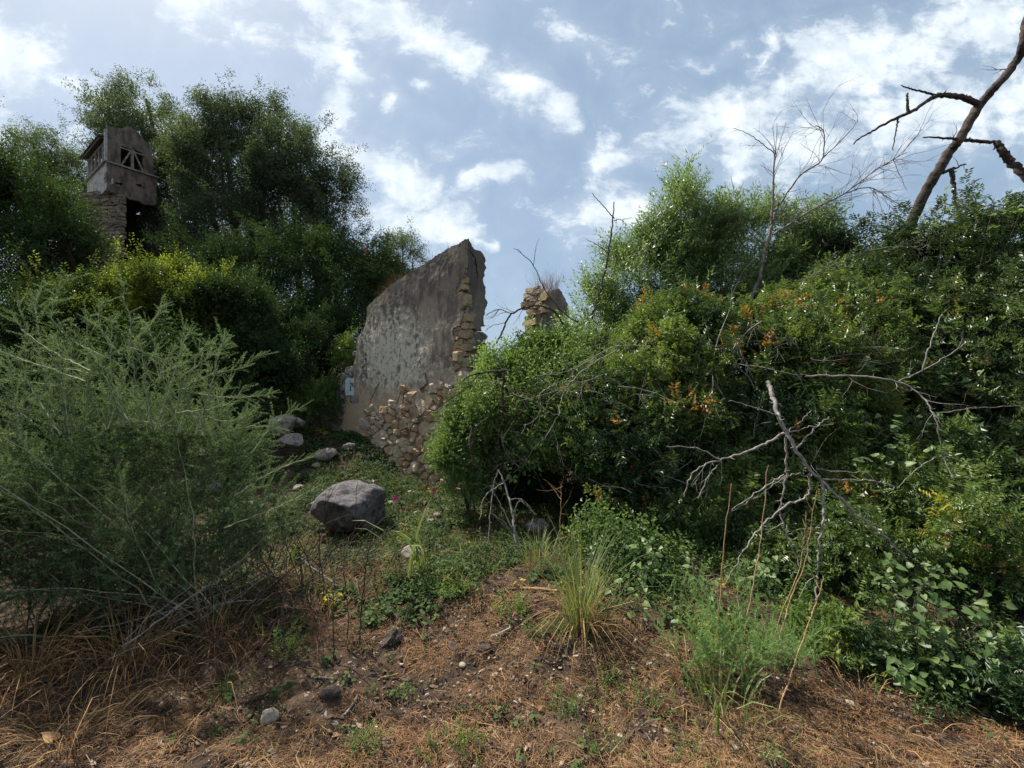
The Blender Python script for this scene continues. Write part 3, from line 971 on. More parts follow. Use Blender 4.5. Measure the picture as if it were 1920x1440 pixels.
def rock(name, pos, size, mat, seed, sub=3, rot=0.0, label=None, cat=None, group=None, sink=.25, z=None, **kw):
    V, T = rock_verts(sub, size, seed, **kw)
    c, s = math.cos(rot), math.sin(rot)
    V = V @ np.array([[c, s, 0], [-s, c, 0], [0, 0, 1]])
    zz_ = (Hs(pos[0], pos[1]) if z is None else z) + size[2] * (1 - 2 * sink)
    o = bpy.data.objects.new(name, make_mesh(name, V, [T], mat, smooth=(sub >= 4)))
    o.location = (pos[0], pos[1], zz_)
    link(o)
    return tag(o, label, cat, group)

bp_ = P(660, 955, 4.45)
rock('boulder', bp_, (.38, .34, .30), M['boulder'], 9, 5, .5, 'large rounded dark grey boulder left of the ruined wall base', 'boulder', cuts=16, cut_lo=.62, rough=.20, z=bp_[2] - .31, sink=.02)
r1 = P(531, 800, 6.6)
rock('rock', r1, (.24, .22, .17), M['grey_rock'], 12, 4, .9, 'angular grey rock leaning on top of another at the left of the slope', 'rock', z=r1[2] - .05, sink=.3, cut_lo=.45, cuts=12)
r2 = P(548, 825, 6.4)
rock('rock', r2, (.20, .2, .125), M['grey_rock'], 23, 4, .3, 'squat grey rock under the angular one at the left of the slope', 'rock', z=r2[2] - .07, sink=.3, cut_lo=.5, cuts=10)
r3 = P(557, 790, 7.0)
rock('rock', r3, (.13, .12, .09), M['grey_rock'], 31, 3, .3, 'small grey rock just behind the angular pair of rocks', 'rock', z=r3[2] - .05, sink=.3)
for k, (px, py, d, s, lab) in enumerate([
        (390, 862, 5.6, .20, 'grey flat rock half hidden behind the feathery bush'), (470, 882, 5.2, .10, 'small pale rock at the edge of the feathery bush'),
        (600, 905, 5.0, .15, 'reddish rubble stone behind and left of the dark boulder'), (622, 888, 5.2, .10, 'ochre topped stone behind the dark boulder'),
        (680, 900, 4.95, .085, 'round grey stone touching the back of the dark boulder'), (697, 901, 4.9, .06, 'small ochre stone at the back right of the dark boulder'),
        (660, 870, 5.6, .13, 'flat grey stone on the green slope before the wall'), (770, 1058, 3.6, .10, 'dark stone in the greenery behind the grass blades'),
        (1005, 975, 4.7, .17, 'dark rock in the hollow under the bush'), (612, 826, 6.6, .2, 'flat mossy stone at the left foot of the wall'),
        (655, 822, 7.0, .12, 'grey stone against the left foot of the wall')]):
    q = P(px, py, d)
    gz = Hs(q[0], q[1])
    rock('rock', q, (s * .95, s * .8, s * .55), M['grey_rock'], 50 + k, 3, k * .7, lab, 'rock', z=gz, sink=.2)
for k in range(46):
    px, py, d = rng.uniform(470, 800), rng.uniform(820, 930), 0
    x, y = rng.uniform(-3.1, -.8), rng.uniform(4.6, 6.9)
    if y > 6.9 - (x + 3.1) * .5: y -= 1
    s = rng.uniform(.02, .06)
    rock('rubble_stone', (x, y), (s * 1.3, s, s * .7), M['grey_rock' if k % 3 else 'pale_rock'], 100 + k, 2, k, 'small pale rubble stone lying in the weeds below the ruined wall', 'stone', 'rubble stones on the slope', sink=.1)
q = P(505, 1332, 2.05)
rock('pebble', q, (.048, .038, .032), M['pale_rock'], 301, 4, .4, 'palest fist sized stone on the brown litter, lower left of centre', 'stone', sink=.12)
q = P(506, 1394, 1.87)
rock('pebble', q, (.018, .015, .012), M['pale_rock'], 302, 3, .4, 'small pale pebble below the fist sized stone', 'stone', sink=.0)
q = P(450, 1325, 2.1)
rock('pebble', q, (.010, .009, .008), M['pale_rock'], 303, 2, .4, 'tiny white pebble left of the fist sized stone', 'stone', sink=-.2)

# ---------------------------------------------------------------- leaves and shoots
def leaf_diamond(b, d, n, l, w, droop=.15):
    s = np.cross(d, n)
    m_ = b + d * l * .45 + n * w * .25
    return [b, m_ + s * w / 2, b + d * l - n * l * droop, m_ - s * w / 2]
def rand_perp(d):
    v = rng.normal(0, 1, 3)
    return unit(v - d * np.dot(v, d))
def tmpl_simple(n, L, l, w, ang=.9, seed=0, spread=.02, tipb=True):
    """leafy twig: single leaves set round it"""
    V, Q, T = [], [], []
    for i in range(n):
        t_ = (i + .5) / n
        a = i * 2.4 + rng.normal(0, .3)
        rad = np.array([math.cos(a), math.sin(a), 0])
        d = unit(rad * math.sin(ang) + np.array([0, 0, 1]) * math.cos(ang) + rng.normal(0, .18, 3))
        b = np.array([0, 0, t_ * L]) + rng.normal(0, spread, 3) * np.array([1, 1, .3])
        nn = unit(np.cross(d, np.cross(np.array([0, 0, 1.]), d)) + rng.normal(0, .35, 3))
        nn = unit(nn - d * (nn @ d))
        k = len(V)
        sc = rng.uniform(.7, 1.15)
        V += leaf_diamond(b, d, nn, l * sc, w * sc)
        Q.append((k, k + 1, k + 2, k + 3))
        T += [t_] * 4
    return np.array(V), np.array(Q), np.array(T)
def tmpl_pinnate(nl, L, pairs, rl, l, w, seed=0):
    """twig with pinnate leaves"""
    V, Q, T = [], [], []
    for i in range(nl):
        t_ = (i + .6) / nl
        a = i * 2.4 + rng.normal(0, .2)
        d = unit(np.array([math.cos(a), math.sin(a), 0]) * 1.0 + np.array([0, 0, .8]) + rng.normal(0, .12, 3))
        if i == nl - 1: d = unit(np.array([0, 0, 1.]) + rng.normal(0, .2, 3))
        up = unit(np.array([0, 0, 1.]) - d * d[2] + rng.normal(0, .2, 3)); up = unit(up - d * (up @ d))
        s = np.cross(d, up)
        b = np.array([0, 0, t_ * L])
        for j in range(pairs):
            tt = (j + .7) / pairs
            q = b + d * rl * tt - np.array([0, 0, 1]) * .12 * rl * tt ** 2
            for sg in (-1, 1):
                ld = unit(s * sg * 1.0 + d * .55 + rng.normal(0, .12, 3))
                nn = unit(up + rng.normal(0, .25, 3)); nn = unit(nn - ld * (nn @ ld))
                k = len(V)
                V += leaf_diamond(q, ld, nn, l * rng.uniform(.75, 1.1), w)
                Q.append((k, k + 1, k + 2, k + 3)); T += [t_] * 4
    return np.array(V), np.array(Q), np.array(T)

TM = {
    'far': [tmpl_simple(22, .34, .070, .026, 1.0, spread=.05) for _ in range(5)],
    'olive': [tmpl_simple(20, .30, .062, .0125, .75, spread=.012) for _ in range(5)],
    'mastic': [tmpl_pinnate(5, .12, 4, .075, .034, .0125) for _ in range(5)],
    'mastic_big': [tmpl_pinnate(4, .12, 4, .10, .048, .018) for _ in range(5)],
    'small': [tmpl_simple(16, .16, .030, .013, .9, spread=.008) for _ in range(5)],
    'broad': [tmpl_simple(9, .22, .055, .034, 1.1, spread=.02) for _ in range(5)],
}
# thin needle spray (feathery bush)
def tmpl_needles(L, nf, per, l, w, jitter=.0):
    V, T, A = [], [], []
    for i in range(nf):
        t_ = i / nf
        b = np.array([0, 0, t_ * L]) + rng.normal(0, jitter, 3)
        for j in range(per):
            a = rng.uniform(0, 2 * math.pi)
            d = unit(np.array([math.cos(a), math.sin(a), rng.uniform(.2, 1.2)]))
            s = rand_perp(d) * w / 2
            k = len(V)
            ll = l * rng.uniform(.6, 1.1)
            V += [b - s, b + s, b + d * ll]
            T.append((k, k + 1, k + 2)); A += [t_] * 3
    k = len(V)
    V += [np.array([-.0011, 0, 0]), np.array([.0011, 0, 0]), np.array([0, 0, L])]
    T.append((k, k + 1, k + 2)); A += [1.2] * 3
    return np.array(V), np.array(T), np.array(A)
TM['needles'] = [tmpl_needles(.22, 26, 5, .021, .0036, .002) for _ in range(5)]

def scatter(g, tms, pos, dirs, scale, tint, tip, tip_from=0.0):
    pos, dirs = np.asarray(pos), unit(np.asarray(dirs))
    n = len(pos)
    pick = rng.integers(0, len(tms), n)
    for k, (V, Fc, T) in enumerate(tms):
        idx = np.where(pick == k)[0]
        if not len(idx): continue
        d = dirs[idx]
        r = rng.normal(0, 1, d.shape)
        a = unit(r - d * np.sum(r * d, 1, keepdims=True))
        b = np.cross(d, a)
        Mx = np.stack([a, b, d], 1)
        W_ = np.einsum('vk,nkj->nvj', V, Mx) * scale[idx][:, None, None] + pos[idx][:, None]
        nv = len(V)
        Fx = (Fc[None] + (np.arange(len(idx)) * nv)[:, None, None]).reshape(-1, Fc.shape[1])
        # every leaf gets its own slight tone
        per = 4 if Fc.shape[1] == 4 else 3
        lt = np.repeat(rng.normal(0, .13, (len(idx), (nv + per - 1) // per)), per, 1)[:, :nv]
        ti = np.clip(tint[idx][:, None] + lt + (T[None] - .5) * .22, 0, 1)
        tp = np.clip(tip[idx][:, None] * np.clip((T[None] - tip_from) / max(1e-3, 1 - tip_from) * 1.5, 0, 1), 0, 1)
        kw = {'Q': Fx} if per == 4 else {'T': Fx}
        g.put(W_.reshape(-1, 3), tint=ti.ravel(), tip=tp.ravel(), **kw)

_trees = {}
def shoot_tree(tmk, matk):
    """geometry nodes: one shoot of the kind set on every point"""
    if (tmk, matk) in _trees: return _trees[(tmk, matk)]
    ng = bpy.data.node_groups.new('shoots_%s_%s' % (tmk, matk), 'GeometryNodeTree')
    ng.interface.new_socket('Geometry', in_out='INPUT', socket_type='NodeSocketGeometry')
    ng.interface.new_socket('Geometry', in_out='OUTPUT', socket_type='NodeSocketGeometry')
    N = ng.nodes.new
    L = ng.links.new
    gi, go = N('NodeGroupInput'), N('NodeGroupOutput')
    join = N('GeometryNodeJoinGeometry')
    for k, (V, Fc, T) in enumerate(TM[tmk]):
        per = 4 if Fc.shape[1] == 4 else 3
        nv = len(V)
        lt = np.repeat(rng.normal(0, .13, (nv + per - 1) // per), per)[:nv]
        me = make_mesh('shoot', V, [Fc], M[matk], {'tint': lt + (T - .5) * .22, 'along': np.clip((T - .25) * 2, 0, 1)})
        ob = bpy.data.objects.new('shoot', me)
        oi = N('GeometryNodeObjectInfo')
        oi.inputs['Object'].default_value = ob
        oi.inputs['As Instance'].default_value = True
        L(oi.outputs['Geometry'], join.inputs[0])
    iop = N('GeometryNodeInstanceOnPoints')
    L(gi.outputs[0], iop.inputs['Points'])
    L(join.outputs[0], iop.inputs['Instance'])
    iop.inputs['Pick Instance'].default_value = True
    def attr(nm, dt):
        a = N('GeometryNodeInputNamedAttribute')
        a.data_type = dt
        a.inputs['Name'].default_value = nm
        return a.outputs['Attribute']
    L(attr('pick', 'INT'), iop.inputs['Instance Index'])
    e2r = N('FunctionNodeEulerToRotation')
    L(attr('rot', 'FLOAT_VECTOR'), e2r.inputs[0])
    L(e2r.outputs[0], iop.inputs['Rotation'])
    L(attr('scl', 'FLOAT'), iop.inputs['Scale'])
    L(iop.outputs[0], go.inputs[0])
    _trees[(tmk, matk)] = ng
    return ng

def scatter_build(name, tmk, matk, parent, pos, dirs, scale, tint, tip, **tags):
    pos, d = np.asarray(pos, float), unit(np.asarray(dirs, float))
    n = len(pos)
    r = rng.normal(0, 1, d.shape)
    a = unit(r - d * np.sum(r * d, 1, keepdims=True))
    b = np.cross(d, a)
    rot = np.stack([np.arctan2(b[:, 2], d[:, 2]), -np.arcsin(np.clip(a[:, 2], -1, 1)), np.arctan2(a[:, 1], a[:, 0])], -1)
    o0 = np.array(parent.location) if parent is not None else np.zeros(3)
    me = bpy.data.meshes.new(name)
    me.vertices.add(n)
    me.vertices.foreach_set('co', (pos - o0).astype(np.float32).ravel())
    for k, v in (('scl', scale), ('shoot_tint', tint), ('shoot_tip', tip)):
        me.attributes.new(k, 'FLOAT', 'POINT').data.foreach_set('value', np.asarray(v, np.float32))
    me.attributes.new('rot', 'FLOAT_VECTOR', 'POINT').data.foreach_set('vector', rot.astype(np.float32).ravel())
    me.attributes.new('pick', 'INT', 'POINT').data.foreach_set('value', rng.integers(0, len(TM[tmk]), n).astype(np.int32))
    me.materials.append(M[matk])
    o = bpy.data.objects.new(name, me)
    md = o.modifiers.new('shoots', 'NODES')
    md.node_group = shoot_tree(tmk, matk)
    link(o, parent)
    tags.setdefault('kind', 'stuff')
    return tag(o, **tags)

def lobes_from_px(lob):
    out_ = []
    for l in lob:
        px, py, d, r = l[:4]
        dy = l[4] if len(l) > 4 else 1.0
        c = P(px, py, d)
        rr = r / F * d
        out_.append((c, np.array([rr, rr * .85 * dy, rr])))
    return out_

def crown_points(lobes, n, gap=.42, nscale=2.2, sub=14, subr=.42, inner=.35, seed=1):
    """points in the shells of many uneven sub-lobes"""
    C, Rr, Wt, O = [], [], [], []
    for c, r in lobes:
        C.append(c); Rr.append(r * .78); Wt.append(r[0] ** 2 * .9); O.append(c)
        for k in range(sub):
            dd = unit(rng.normal(0, 1, 3))
            q = c + dd * r * rng.uniform(.45, .85)
            C.append(q); Rr.append(r * subr * rng.uniform(.6, 1.15)); Wt.append((r[0] * subr) ** 2 * 1.0); O.append(c)
    C, Rr, O = np.array(C), np.array(Rr), np.array(O)
    Wt = np.array(Wt); Wt /= Wt.sum()
    m_ = int(n * 2.2)
    i = rng.choice(len(C), m_, p=Wt)
    dd = unit(rng.normal(0, 1, (m_, 3)))
    rad = inner + (1 - inner) * rng.random((m_, 1)) ** .55
    pos = C[i] + dd * Rr[i] * rad
    nn = fbm(pos * nscale + seed * 7.7, 3, seed)
    keep = nn > gap + rng.normal(0, .03, m_)
    pos, dd, i, nn = pos[keep][:n], dd[keep][:n], i[keep][:n], nn[keep][:n]
    outw = unit(pos - O[i])
    return pos, unit(outw * .55 + dd * .35 + rng.normal(0, .3, pos.shape)), nn

def leaders(lobes, n, step, lfac=(.25, .6), upb=.9, seed=1):
    """long leafy shoots that stick out of a crown and break its outline"""
    W_ = np.array([r[0] ** 2 for c, r in lobes]); W_ /= W_.sum()
    pos, dirs = [], []
    for k in range(n):
        c, r = lobes[rng.choice(len(lobes), p=W_)]
        o = unit(rng.normal(0, 1, 3) + np.array([0, -.25, .55]))
        p_ = c + o * r * rng.uniform(.75, 1.0)
        d = unit(o * .6 + np.array([0, 0, upb]) + rng.normal(0, .35, 3))
        L = r[0] * rng.uniform(*lfac)
        m_ = max(3, int(L / step))
        for j in range(m_):
            d = unit(d + rng.normal(0, .10, 3) + np.array([0, 0, -.03 * j * step / .1]))
            p_ = p_ + d * step
            pos.append(p_ + rng.normal(0, step * .25, 3)); dirs.append(unit(d + rng.normal(0, .45, 3)))
    return np.array(pos), np.array(dirs)

def skeleton(g, base, lobes, r0=.06, twigs=8, tl=.5):
    """stems from the base up into every lobe, with forking limbs"""
    base = np.array(base, float)
    for c, r in lobes:
        mid = base * .5 + c * .5 + rng.normal(0, .12, 3) * r[0] + np.array([0, 0, .0])
        pts = smooth_path([base + rng.normal(0, .04, 3), mid, c + np.array([0, 0, r[2] * .3])], 6, .012)
        rad = np.linspace(r0, r0 * .3, len(pts))
        tube(g, pts, rad, 6)
        for k in range(twigs):
            i = int(rng.integers(len(pts) // 2, len(pts)))
            dd = unit(rng.normal(0, 1, 3) + np.array([0, 0, .5]))
            grow(g, pts[i], dd, r[0] * tl * rng.uniform(.6, 1.2), rad[i] * .5, 1, 5, .15, 2, .7, sides=4)

def plant(name, label, cat, lobes, tm, mat, n, scale=1.0, base=None, up=.35, gap=.42, nscale=2.2, tint=(.35, .25), tipthr=None, tip_from=.2, tippow=1.0,
          sub=14, subr=.42, inner=.35, seed=1, r0=.05, stem='trunk', crown='crown', bark='bark', group=None, twigs=8, top_tint=0.0, grav=0.0, lead=None, ground_clip=True):
    lb = lobes_from_px(lobes)
    if base is None:
        c = lb[0][0]; base = (c[0], c[1])
    bz = Hs(base[0], base[1])
    root = empty(name, (base[0], base[1], bz), label, cat, group)
    g = Geo()
    skeleton(g, (base[0], base[1], bz - .05), lb, r0, twigs)
    g.build(stem, M[bark], root, smooth=True)
    pos, dirs, nn = crown_points(lb, n, gap, nscale, sub, subr, inner, seed)
    if lead is None:
        lead = max(6, int(n / 110))
    rmean = np.mean([r[0] for c, r in lb])
    lp, ld = leaders(lb, lead, {'far': .11, 'olive': .07, 'mastic': .05, 'mastic_big': .06, 'small': .06, 'broad': .07}[tm] * scale)
    pos = np.vstack([pos, lp]); dirs = np.vstack([dirs, ld]); nn = np.concatenate([nn, np.full(len(lp), .62)])
    if ground_clip:
        ok = pos[:, 2] > H(pos[:, 0], pos[:, 1], False) + .03
        pos, dirs, nn = pos[ok], dirs[ok], nn[ok]
    dirs = unit(dirs + np.array([0, 0, up]))
    big = fbm(pos * nscale * .45 + 3 + seed, 2, seed + 9)
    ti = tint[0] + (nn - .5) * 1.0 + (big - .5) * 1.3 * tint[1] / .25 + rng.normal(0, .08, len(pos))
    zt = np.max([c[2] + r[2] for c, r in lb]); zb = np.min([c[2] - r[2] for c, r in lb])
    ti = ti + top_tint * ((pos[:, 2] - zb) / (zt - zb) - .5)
    tp = np.zeros(len(pos))
    if tipthr is not None:
        tn = fbm(pos * 3.1 + 50 + seed, 2, seed + 20)
        tp = np.clip((tn - tipthr) * 14, 0, 1) ** tippow * (rng.random(len(pos)) < .42) * (dirs[:, 2] > .45) * (rng.random(len(pos)) < .2 + ((pos[:, 2] - zb) / (zt - zb)))
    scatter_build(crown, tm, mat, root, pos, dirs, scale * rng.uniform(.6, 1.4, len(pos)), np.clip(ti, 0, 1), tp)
    return root, lb

# ---------------------------------------------------------------- far trees on the left bank
plant('wild_olive_tree', 'grey green tree with airy crown rising directly behind the tower', 'tree',
      [(262, 262, 14.0, 92), (200, 215, 14.2, 50), (320, 330, 14.0, 80), (275, 200, 14.2, 48), (345, 410, 14, 70)], 'far', 'wild_olive', 3300, .95, base=(-10.8, 14.6), gap=.47, tint=(.55, .25), seed=2, r0=.12, sub=16, subr=.36)
plant('wild_olive_tree', 'tallest dark grey green tree just right of the tower tree', 'tree',
      [(415, 235, 12.8, 62), (410, 320, 12.6, 90), (470, 260, 12.8, 55), (430, 420, 12.4, 105), (360, 280, 12.8, 50), (505, 215, 13, 30)], 'far', 'wild_olive', 4200, .95, base=(-8.0, 13.2), gap=.46, tint=(.42, .25), seed=3, r0=.13, sub=16, subr=.36)
plant('wild_olive_tree', 'broad dark tree between the tallest tree and open sky left of the wall', 'tree',
      [(555, 320, 12.0, 85), (610, 370, 12, 68), (520, 400, 12, 95), (600, 450, 11.8, 80), (540, 262, 12.2, 42), (645, 440, 11.6, 52), (650, 520, 11.4, 62)], 'far', 'wild_olive', 4300, .92, base=(-6.0, 12.6), gap=.45, tint=(.30, .25), seed=4, r0=.12, sub=16, subr=.36)
plant('shade_tree', 'dark leafy tree at the far left edge beside the tower', 'tree',
      [(30, 400, 8.5, 105), (-60, 330, 8.5, 100), (70, 500, 8.3, 95), (120, 455, 8.6, 60), (10, 320, 8.5, 60)], 'far', 'evergreen', 3600, .8, base=(-8.9, 9.4), gap=.45, tint=(.45, .25), seed=5, r0=.11, top_tint=.35)
plant('wild_olive_tree', 'pale slender treetop seen between the far left tree and the tower', 'tree',
      [(95, 300, 14.5, 55), (60, 280, 14.6, 38), (130, 350, 14.5, 55), (100, 420, 14.4, 60)], 'far', 'wild_olive', 1500, .9, base=(-15.0, 15.0), gap=.48, tint=(.65, .2), seed=6, r0=.1)
plant('evergreen_tree', 'small dark round crowned tree left of the plastered wall', 'tree',
      [(690, 480, 10.5, 46), (675, 540, 10.3, 58), (720, 520, 10.5, 34)], 'far', 'evergreen', 1300, .75, base=(-3.4, 11), gap=.44, tint=(.35, .25), tipthr=.66, seed=7, r0=.08)
plant('wild_olive_tree', 'light green treetop peeping over the sloping top of the wall', 'tree',
      [(755, 470, 12.5, 34), (740, 520, 12.5, 45), (775, 500, 12.5, 22)], 'far', 'wild_olive', 800, .8, base=(-3.2, 13), gap=.46, tint=(.85, .15), seed=8, r0=.06)
plant('evergreen_tree', 'deep green shrubby tree filling the bank under the tallest tree', 'tree',
      [(470, 520, 10, 95), (560, 520, 10, 90), (390, 500, 10.4, 70), (620, 560, 9.6, 70), (650, 620, 9.4, 60)], 'far', 'evergreen', 5000, .72, base=(-4.9, 10.4), gap=.38, tint=(.35, .25), seed=9, r0=.09)
plant('evergreen_shrub', 'dark dense shrub hanging down left of the ruined wall', 'shrub',
      [(580, 640, 8.8, 85), (500, 660, 8.8, 80), (560, 720, 8.6, 60), (640, 690, 8.7, 45), (460, 720, 8.6, 60)], 'far', 'evergreen', 3900, .62, base=(-4.2, 9.2), gap=.38, tint=(.25, .25), seed=10, r0=.06, stem='stems')
plant('evergreen_shrub', 'mid green shrub with bright shoots right of the yellow green bush', 'shrub',
      [(430, 600, 7.6, 80), (380, 560, 7.8, 60), (470, 640, 7.5, 60), (400, 680, 7.4, 75), (520, 690, 7.6, 60)], 'small', 'evergreen', 5200, 1.5, base=(-4.9, 8.0), gap=.44, tint=(.28, .25), seed=11, r0=.05, stem='stems')
plant('yellow_green_bush', 'sunlit yellow green bush in front of the tower foot', 'bush',
      [(280, 565, 7.2, 68), (200, 600, 7.0, 72), (130, 610, 7, 70), (340, 590, 7.2, 70), (240, 530, 7.4, 26), (330, 520, 7.6, 26), (90, 570, 7.2, 45), (400, 560, 7.4, 45)], 'small', 'yellow_shrub', 7200, 1.25, base=(-5.9, 7.8), gap=.44, nscale=3.2, tint=(.22, .55), seed=12, r0=.04, stem='stems', top_tint=.6, subr=.30, sub=20)
plant('evergreen_shrub', 'shaded dark shrub between the feathery bush and the bank at far left', 'shrub',
      [(60, 660, 6.4, 100), (170, 700, 6.2, 90), (300, 700, 6.4, 100), (-60, 600, 6.6, 120), (420, 760, 6.6, 70), (-40, 780, 5.6, 120), (100, 800, 5.6, 90)], 'small', 'evergreen', 4600, 1.7, base=(-5.4, 7.0), gap=.40, tint=(.2, .25), seed=13, r0=.05, stem='stems')
plant('leafy_plant', 'fresh green low plant behind the pair of grey rocks', 'plant',
      [(590, 760, 7.8, 40), (560, 750, 7.9, 34), (625, 750, 8.0, 32)], 'small', 'broad', 900, 1.3, base=(-3.5, 8.2), gap=.38, tint=(.5, .25), seed=14, r0=.012, stem='stems', crown='leaves')
plant('leafy_plant', 'bright green sprout growing at the left side of the wall', 'plant',
      [(655, 655, 8.2, 18), (640, 675, 8.3, 16)], 'small', 'lime', 240, 1.1, base=(-3.2, 8.4), gap=.35, tint=(.5, .2), seed=15, r0=.012, stem='stems', crown='leaves')
# a pale house wall glimpsed through the far left trees
hw = P(60, 520, 16)
hf = Face(P(30, 720, 16)[:2], P(95, 720, 16.3)[:2])
hb = empty('house', (hw[0], hw[1], Hs(hw[0], hw[1])), 'pale house corner glimpsed through the far left foliage', 'house')
a, b = hf.O, hf.O + hf.D * hf.L
loft('wall', [((a, b, b + (-.5, 2.5), a + (-.5, 2.5)), 2.5), ((a, b, b + (-.5, 2.5), a + (-.5, 2.5)), 6.6)], M['whitewash'], hb)
loft('roof', [((a + (-.15, -.2), b + (.2, -.2), b + (-.3, 2.7), a + (-.7, 2.7)), 6.603), ((a + (.1, 1.2), b + (-.05, 1.2), b + (-.1, 1.3), a + (.1, 1.3)), 7.1)], M['tile'], hb)

# ---------------------------------------------------------------- right-hand vegetation
plant('olive_tree', 'loose pale green olive tree right of the broken pillar', 'tree',
      [(1290, 440, 6.8, 72), (1215, 520, 6.8, 75), (1140, 590, 6.8, 52), (1370, 440, 7.0, 62), (1330, 560, 6.8, 95), (1180, 640, 6.6, 60), (1450, 450, 7.2, 60), (1275, 365, 6.9, 28), (1160, 480, 6.8, 22), (1110, 560, 6.8, 26), (1245, 450, 6.8, 40), (1410, 530, 7, 80), (1250, 600, 6.5, 85), (1470, 590, 6.6, 80), (1130, 690, 6.3, 60), (1120, 640, 6.4, 58), (1090, 680, 6.1, 45), (1165, 560, 6.6, 50), (1560, 520, 6.8, 60), (1400, 640, 6.2, 80), (1520, 440, 7.1, 40)],
      'olive', 'olive', 11500, 1.1, base=(3.0, 7.3), gap=.485, nscale=3.4, tint=(.42, .35), seed=20, r0=.022, up=.6, sub=14, subr=.34, top_tint=.2)
plant('carob_tree', 'big dark glossy tree filling the right edge of the view', 'tree',
      [(1590, 570, 6.7, 120), (1500, 680, 5.9, 85), (1730, 520, 5.8, 110), (1870, 490, 5.6, 105), (1980, 520, 5.6, 130), (1700, 650, 5.5, 150), (1870, 660, 5.2, 160), (1560, 480, 6.9, 45), (1480, 560, 6.9, 75), (1640, 760, 5.2, 130), (1960, 780, 4.9, 140), (1800, 800, 5.0, 140)],
      'mastic', 'carob', 11000, 1.45, base=(5.3, 6.4), gap=.44, nscale=2.2, tint=(.45, .3), tipthr=.74, seed=21, r0=.07, sub=16, subr=.34, top_tint=.35)
plant('mastic_bush', 'evergreen bush with orange shoot tips in the middle right', 'bush',
      [(1250, 740, 4.6, 105), (1380, 700, 4.6, 85), (1490, 690, 4.6, 90), (1180, 830, 4.4, 110), (1310, 850, 4.4, 130), (1440, 820, 4.4, 130), (1560, 800, 4.5, 100), (1590, 690, 4.7, 60), (1220, 660, 4.9, 55), (1330, 640, 4.9, 50), (1150, 740, 4.7, 60), (1440, 620, 4.9, 45), (1560, 610, 4.9, 45), (1640, 640, 4.9, 50), (1300, 585, 5.3, 38), (1475, 590, 5.3, 42), (1570, 545, 5.5, 45), (1660, 590, 5.3, 40), (1225, 610, 5.3, 34), (1230, 960, 4.2, 110), (1380, 980, 4.2, 120), (1520, 960, 4.2, 110)],
      'mastic', 'mastic', 14000, 1.3, base=(2.3, 5.0), gap=.45, nscale=3.2, tint=(.48, .55), tipthr=.60, tip_from=.4, seed=22, r0=.045, sub=18, subr=.32, stem='stems', top_tint=.35)
plant('dark_bush', 'dark leaved bush in the lower right behind the climbing vine', 'bush',
      [(1620, 950, 3.8, 110), (1750, 1000, 3.6, 110), (1880, 980, 3.5, 120), (1700, 1120, 3.3, 95), (1540, 1080, 3.5, 85), (1440, 1100, 3.6, 80), (1850, 1130, 3.2, 110), (1990, 1150, 3.2, 120), (1600, 1200, 3.1, 60), (1740, 880, 3.9, 80), (1720, 1230, 2.95, 70), (1880, 1240, 2.9, 90), (1480, 1180, 3.3, 60)],
      'mastic_big', 'mastic', 6200, .95, base=(3.0, 4.0), gap=.44, nscale=3.2, tint=(.28, .55), tipthr=.72, tip_from=.1, seed=23, r0=.035, sub=18, subr=.32, stem='stems', top_tint=.3)
plant('overhanging_bush', 'rounded bush with pale fresh leaves growing over the right end of the wall', 'bush',
      [(965, 740, 5.2, 62), (1050, 730, 5.3, 66), (915, 790, 5.1, 46), (1010, 800, 5.0, 60), (945, 690, 5.5, 34), (1090, 790, 5.0, 70), (1005, 680, 5.6, 36), (1050, 670, 5.8, 34), (860, 850, 5.2, 30), (900, 850, 5.0, 34)],
      'small', 'broad', 6600, 1.5, base=(.35, 5.9), gap=.45, nscale=4, tint=(.40, .55), tipthr=.76, seed=24, r0=.025, up=.5, sub=18, subr=.34, stem='stems')
plant('hollow_shade_bush', 'almost black growth added to darken the hollow under the overhanging bush', 'bush',  # added dark filler, its low tint gives the hollow its shade
      [(960, 890, 5.9, 80), (1060, 890, 5.8, 80), (915, 940, 5.8, 40), (1110, 970, 5.4, 60), (1010, 950, 5.8, 50)],
      'small', 'evergreen', 3600, 1.5, base=(.5, 6.2), gap=.36, nscale=3, tint=(.15, .3), seed=44, r0=.02, sub=14, subr=.36, stem='stems')
plant('leafy_bush', 'small light green bush hugging the lower stones of the wall', 'bush',
      [(862, 800, 4.9, 30), (850, 855, 4.85, 34), (868, 910, 4.8, 32), (905, 775, 4.8, 34), (885, 735, 5.0, 14)],
      'small', 'broad', 1900, .85, base=(-.5, 5.1), gap=.42, nscale=4, tint=(.55, .5), tipthr=.72, seed=25, r0=.012, sub=14, subr=.36, stem='stems', crown='leaves')
plant('leafy_shrub', 'bright leafy shrub at the foot of the mastic bush beside the grass tussock', 'shrub',
      [(1180, 1080, 3.3, 62), (1220, 1150, 3.1, 62), (1150, 1010, 3.5, 50), (1260, 1070, 3.4, 55), (1300, 1150, 3.1, 50), (1110, 1000, 3.6, 38)],
      'broad', 'broad', 1300, .62, base=(.95, 3.5), gap=.36, nscale=5, tint=(.42, .35), tipthr=.74, seed=26, r0=.008, sub=14, subr=.36, stem='stems', crown='leaves', up=.7)
plant('low_shrub', 'low dark leafy shrub spilling onto the litter in the bottom right corner', 'shrub',
      [(1680, 1250, 2.35, 55), (1790, 1290, 2.25, 60), (1890, 1310, 2.15, 70), (1590, 1220, 2.45, 40), (1960, 1330, 2.0, 80)],
      'mastic_big', 'mastic', 900, .62, base=(2.35, 2.5), gap=.38, nscale=5, tint=(.30, .5), seed=51, r0=.006, sub=10, subr=.36, stem='stems', crown='leaves')
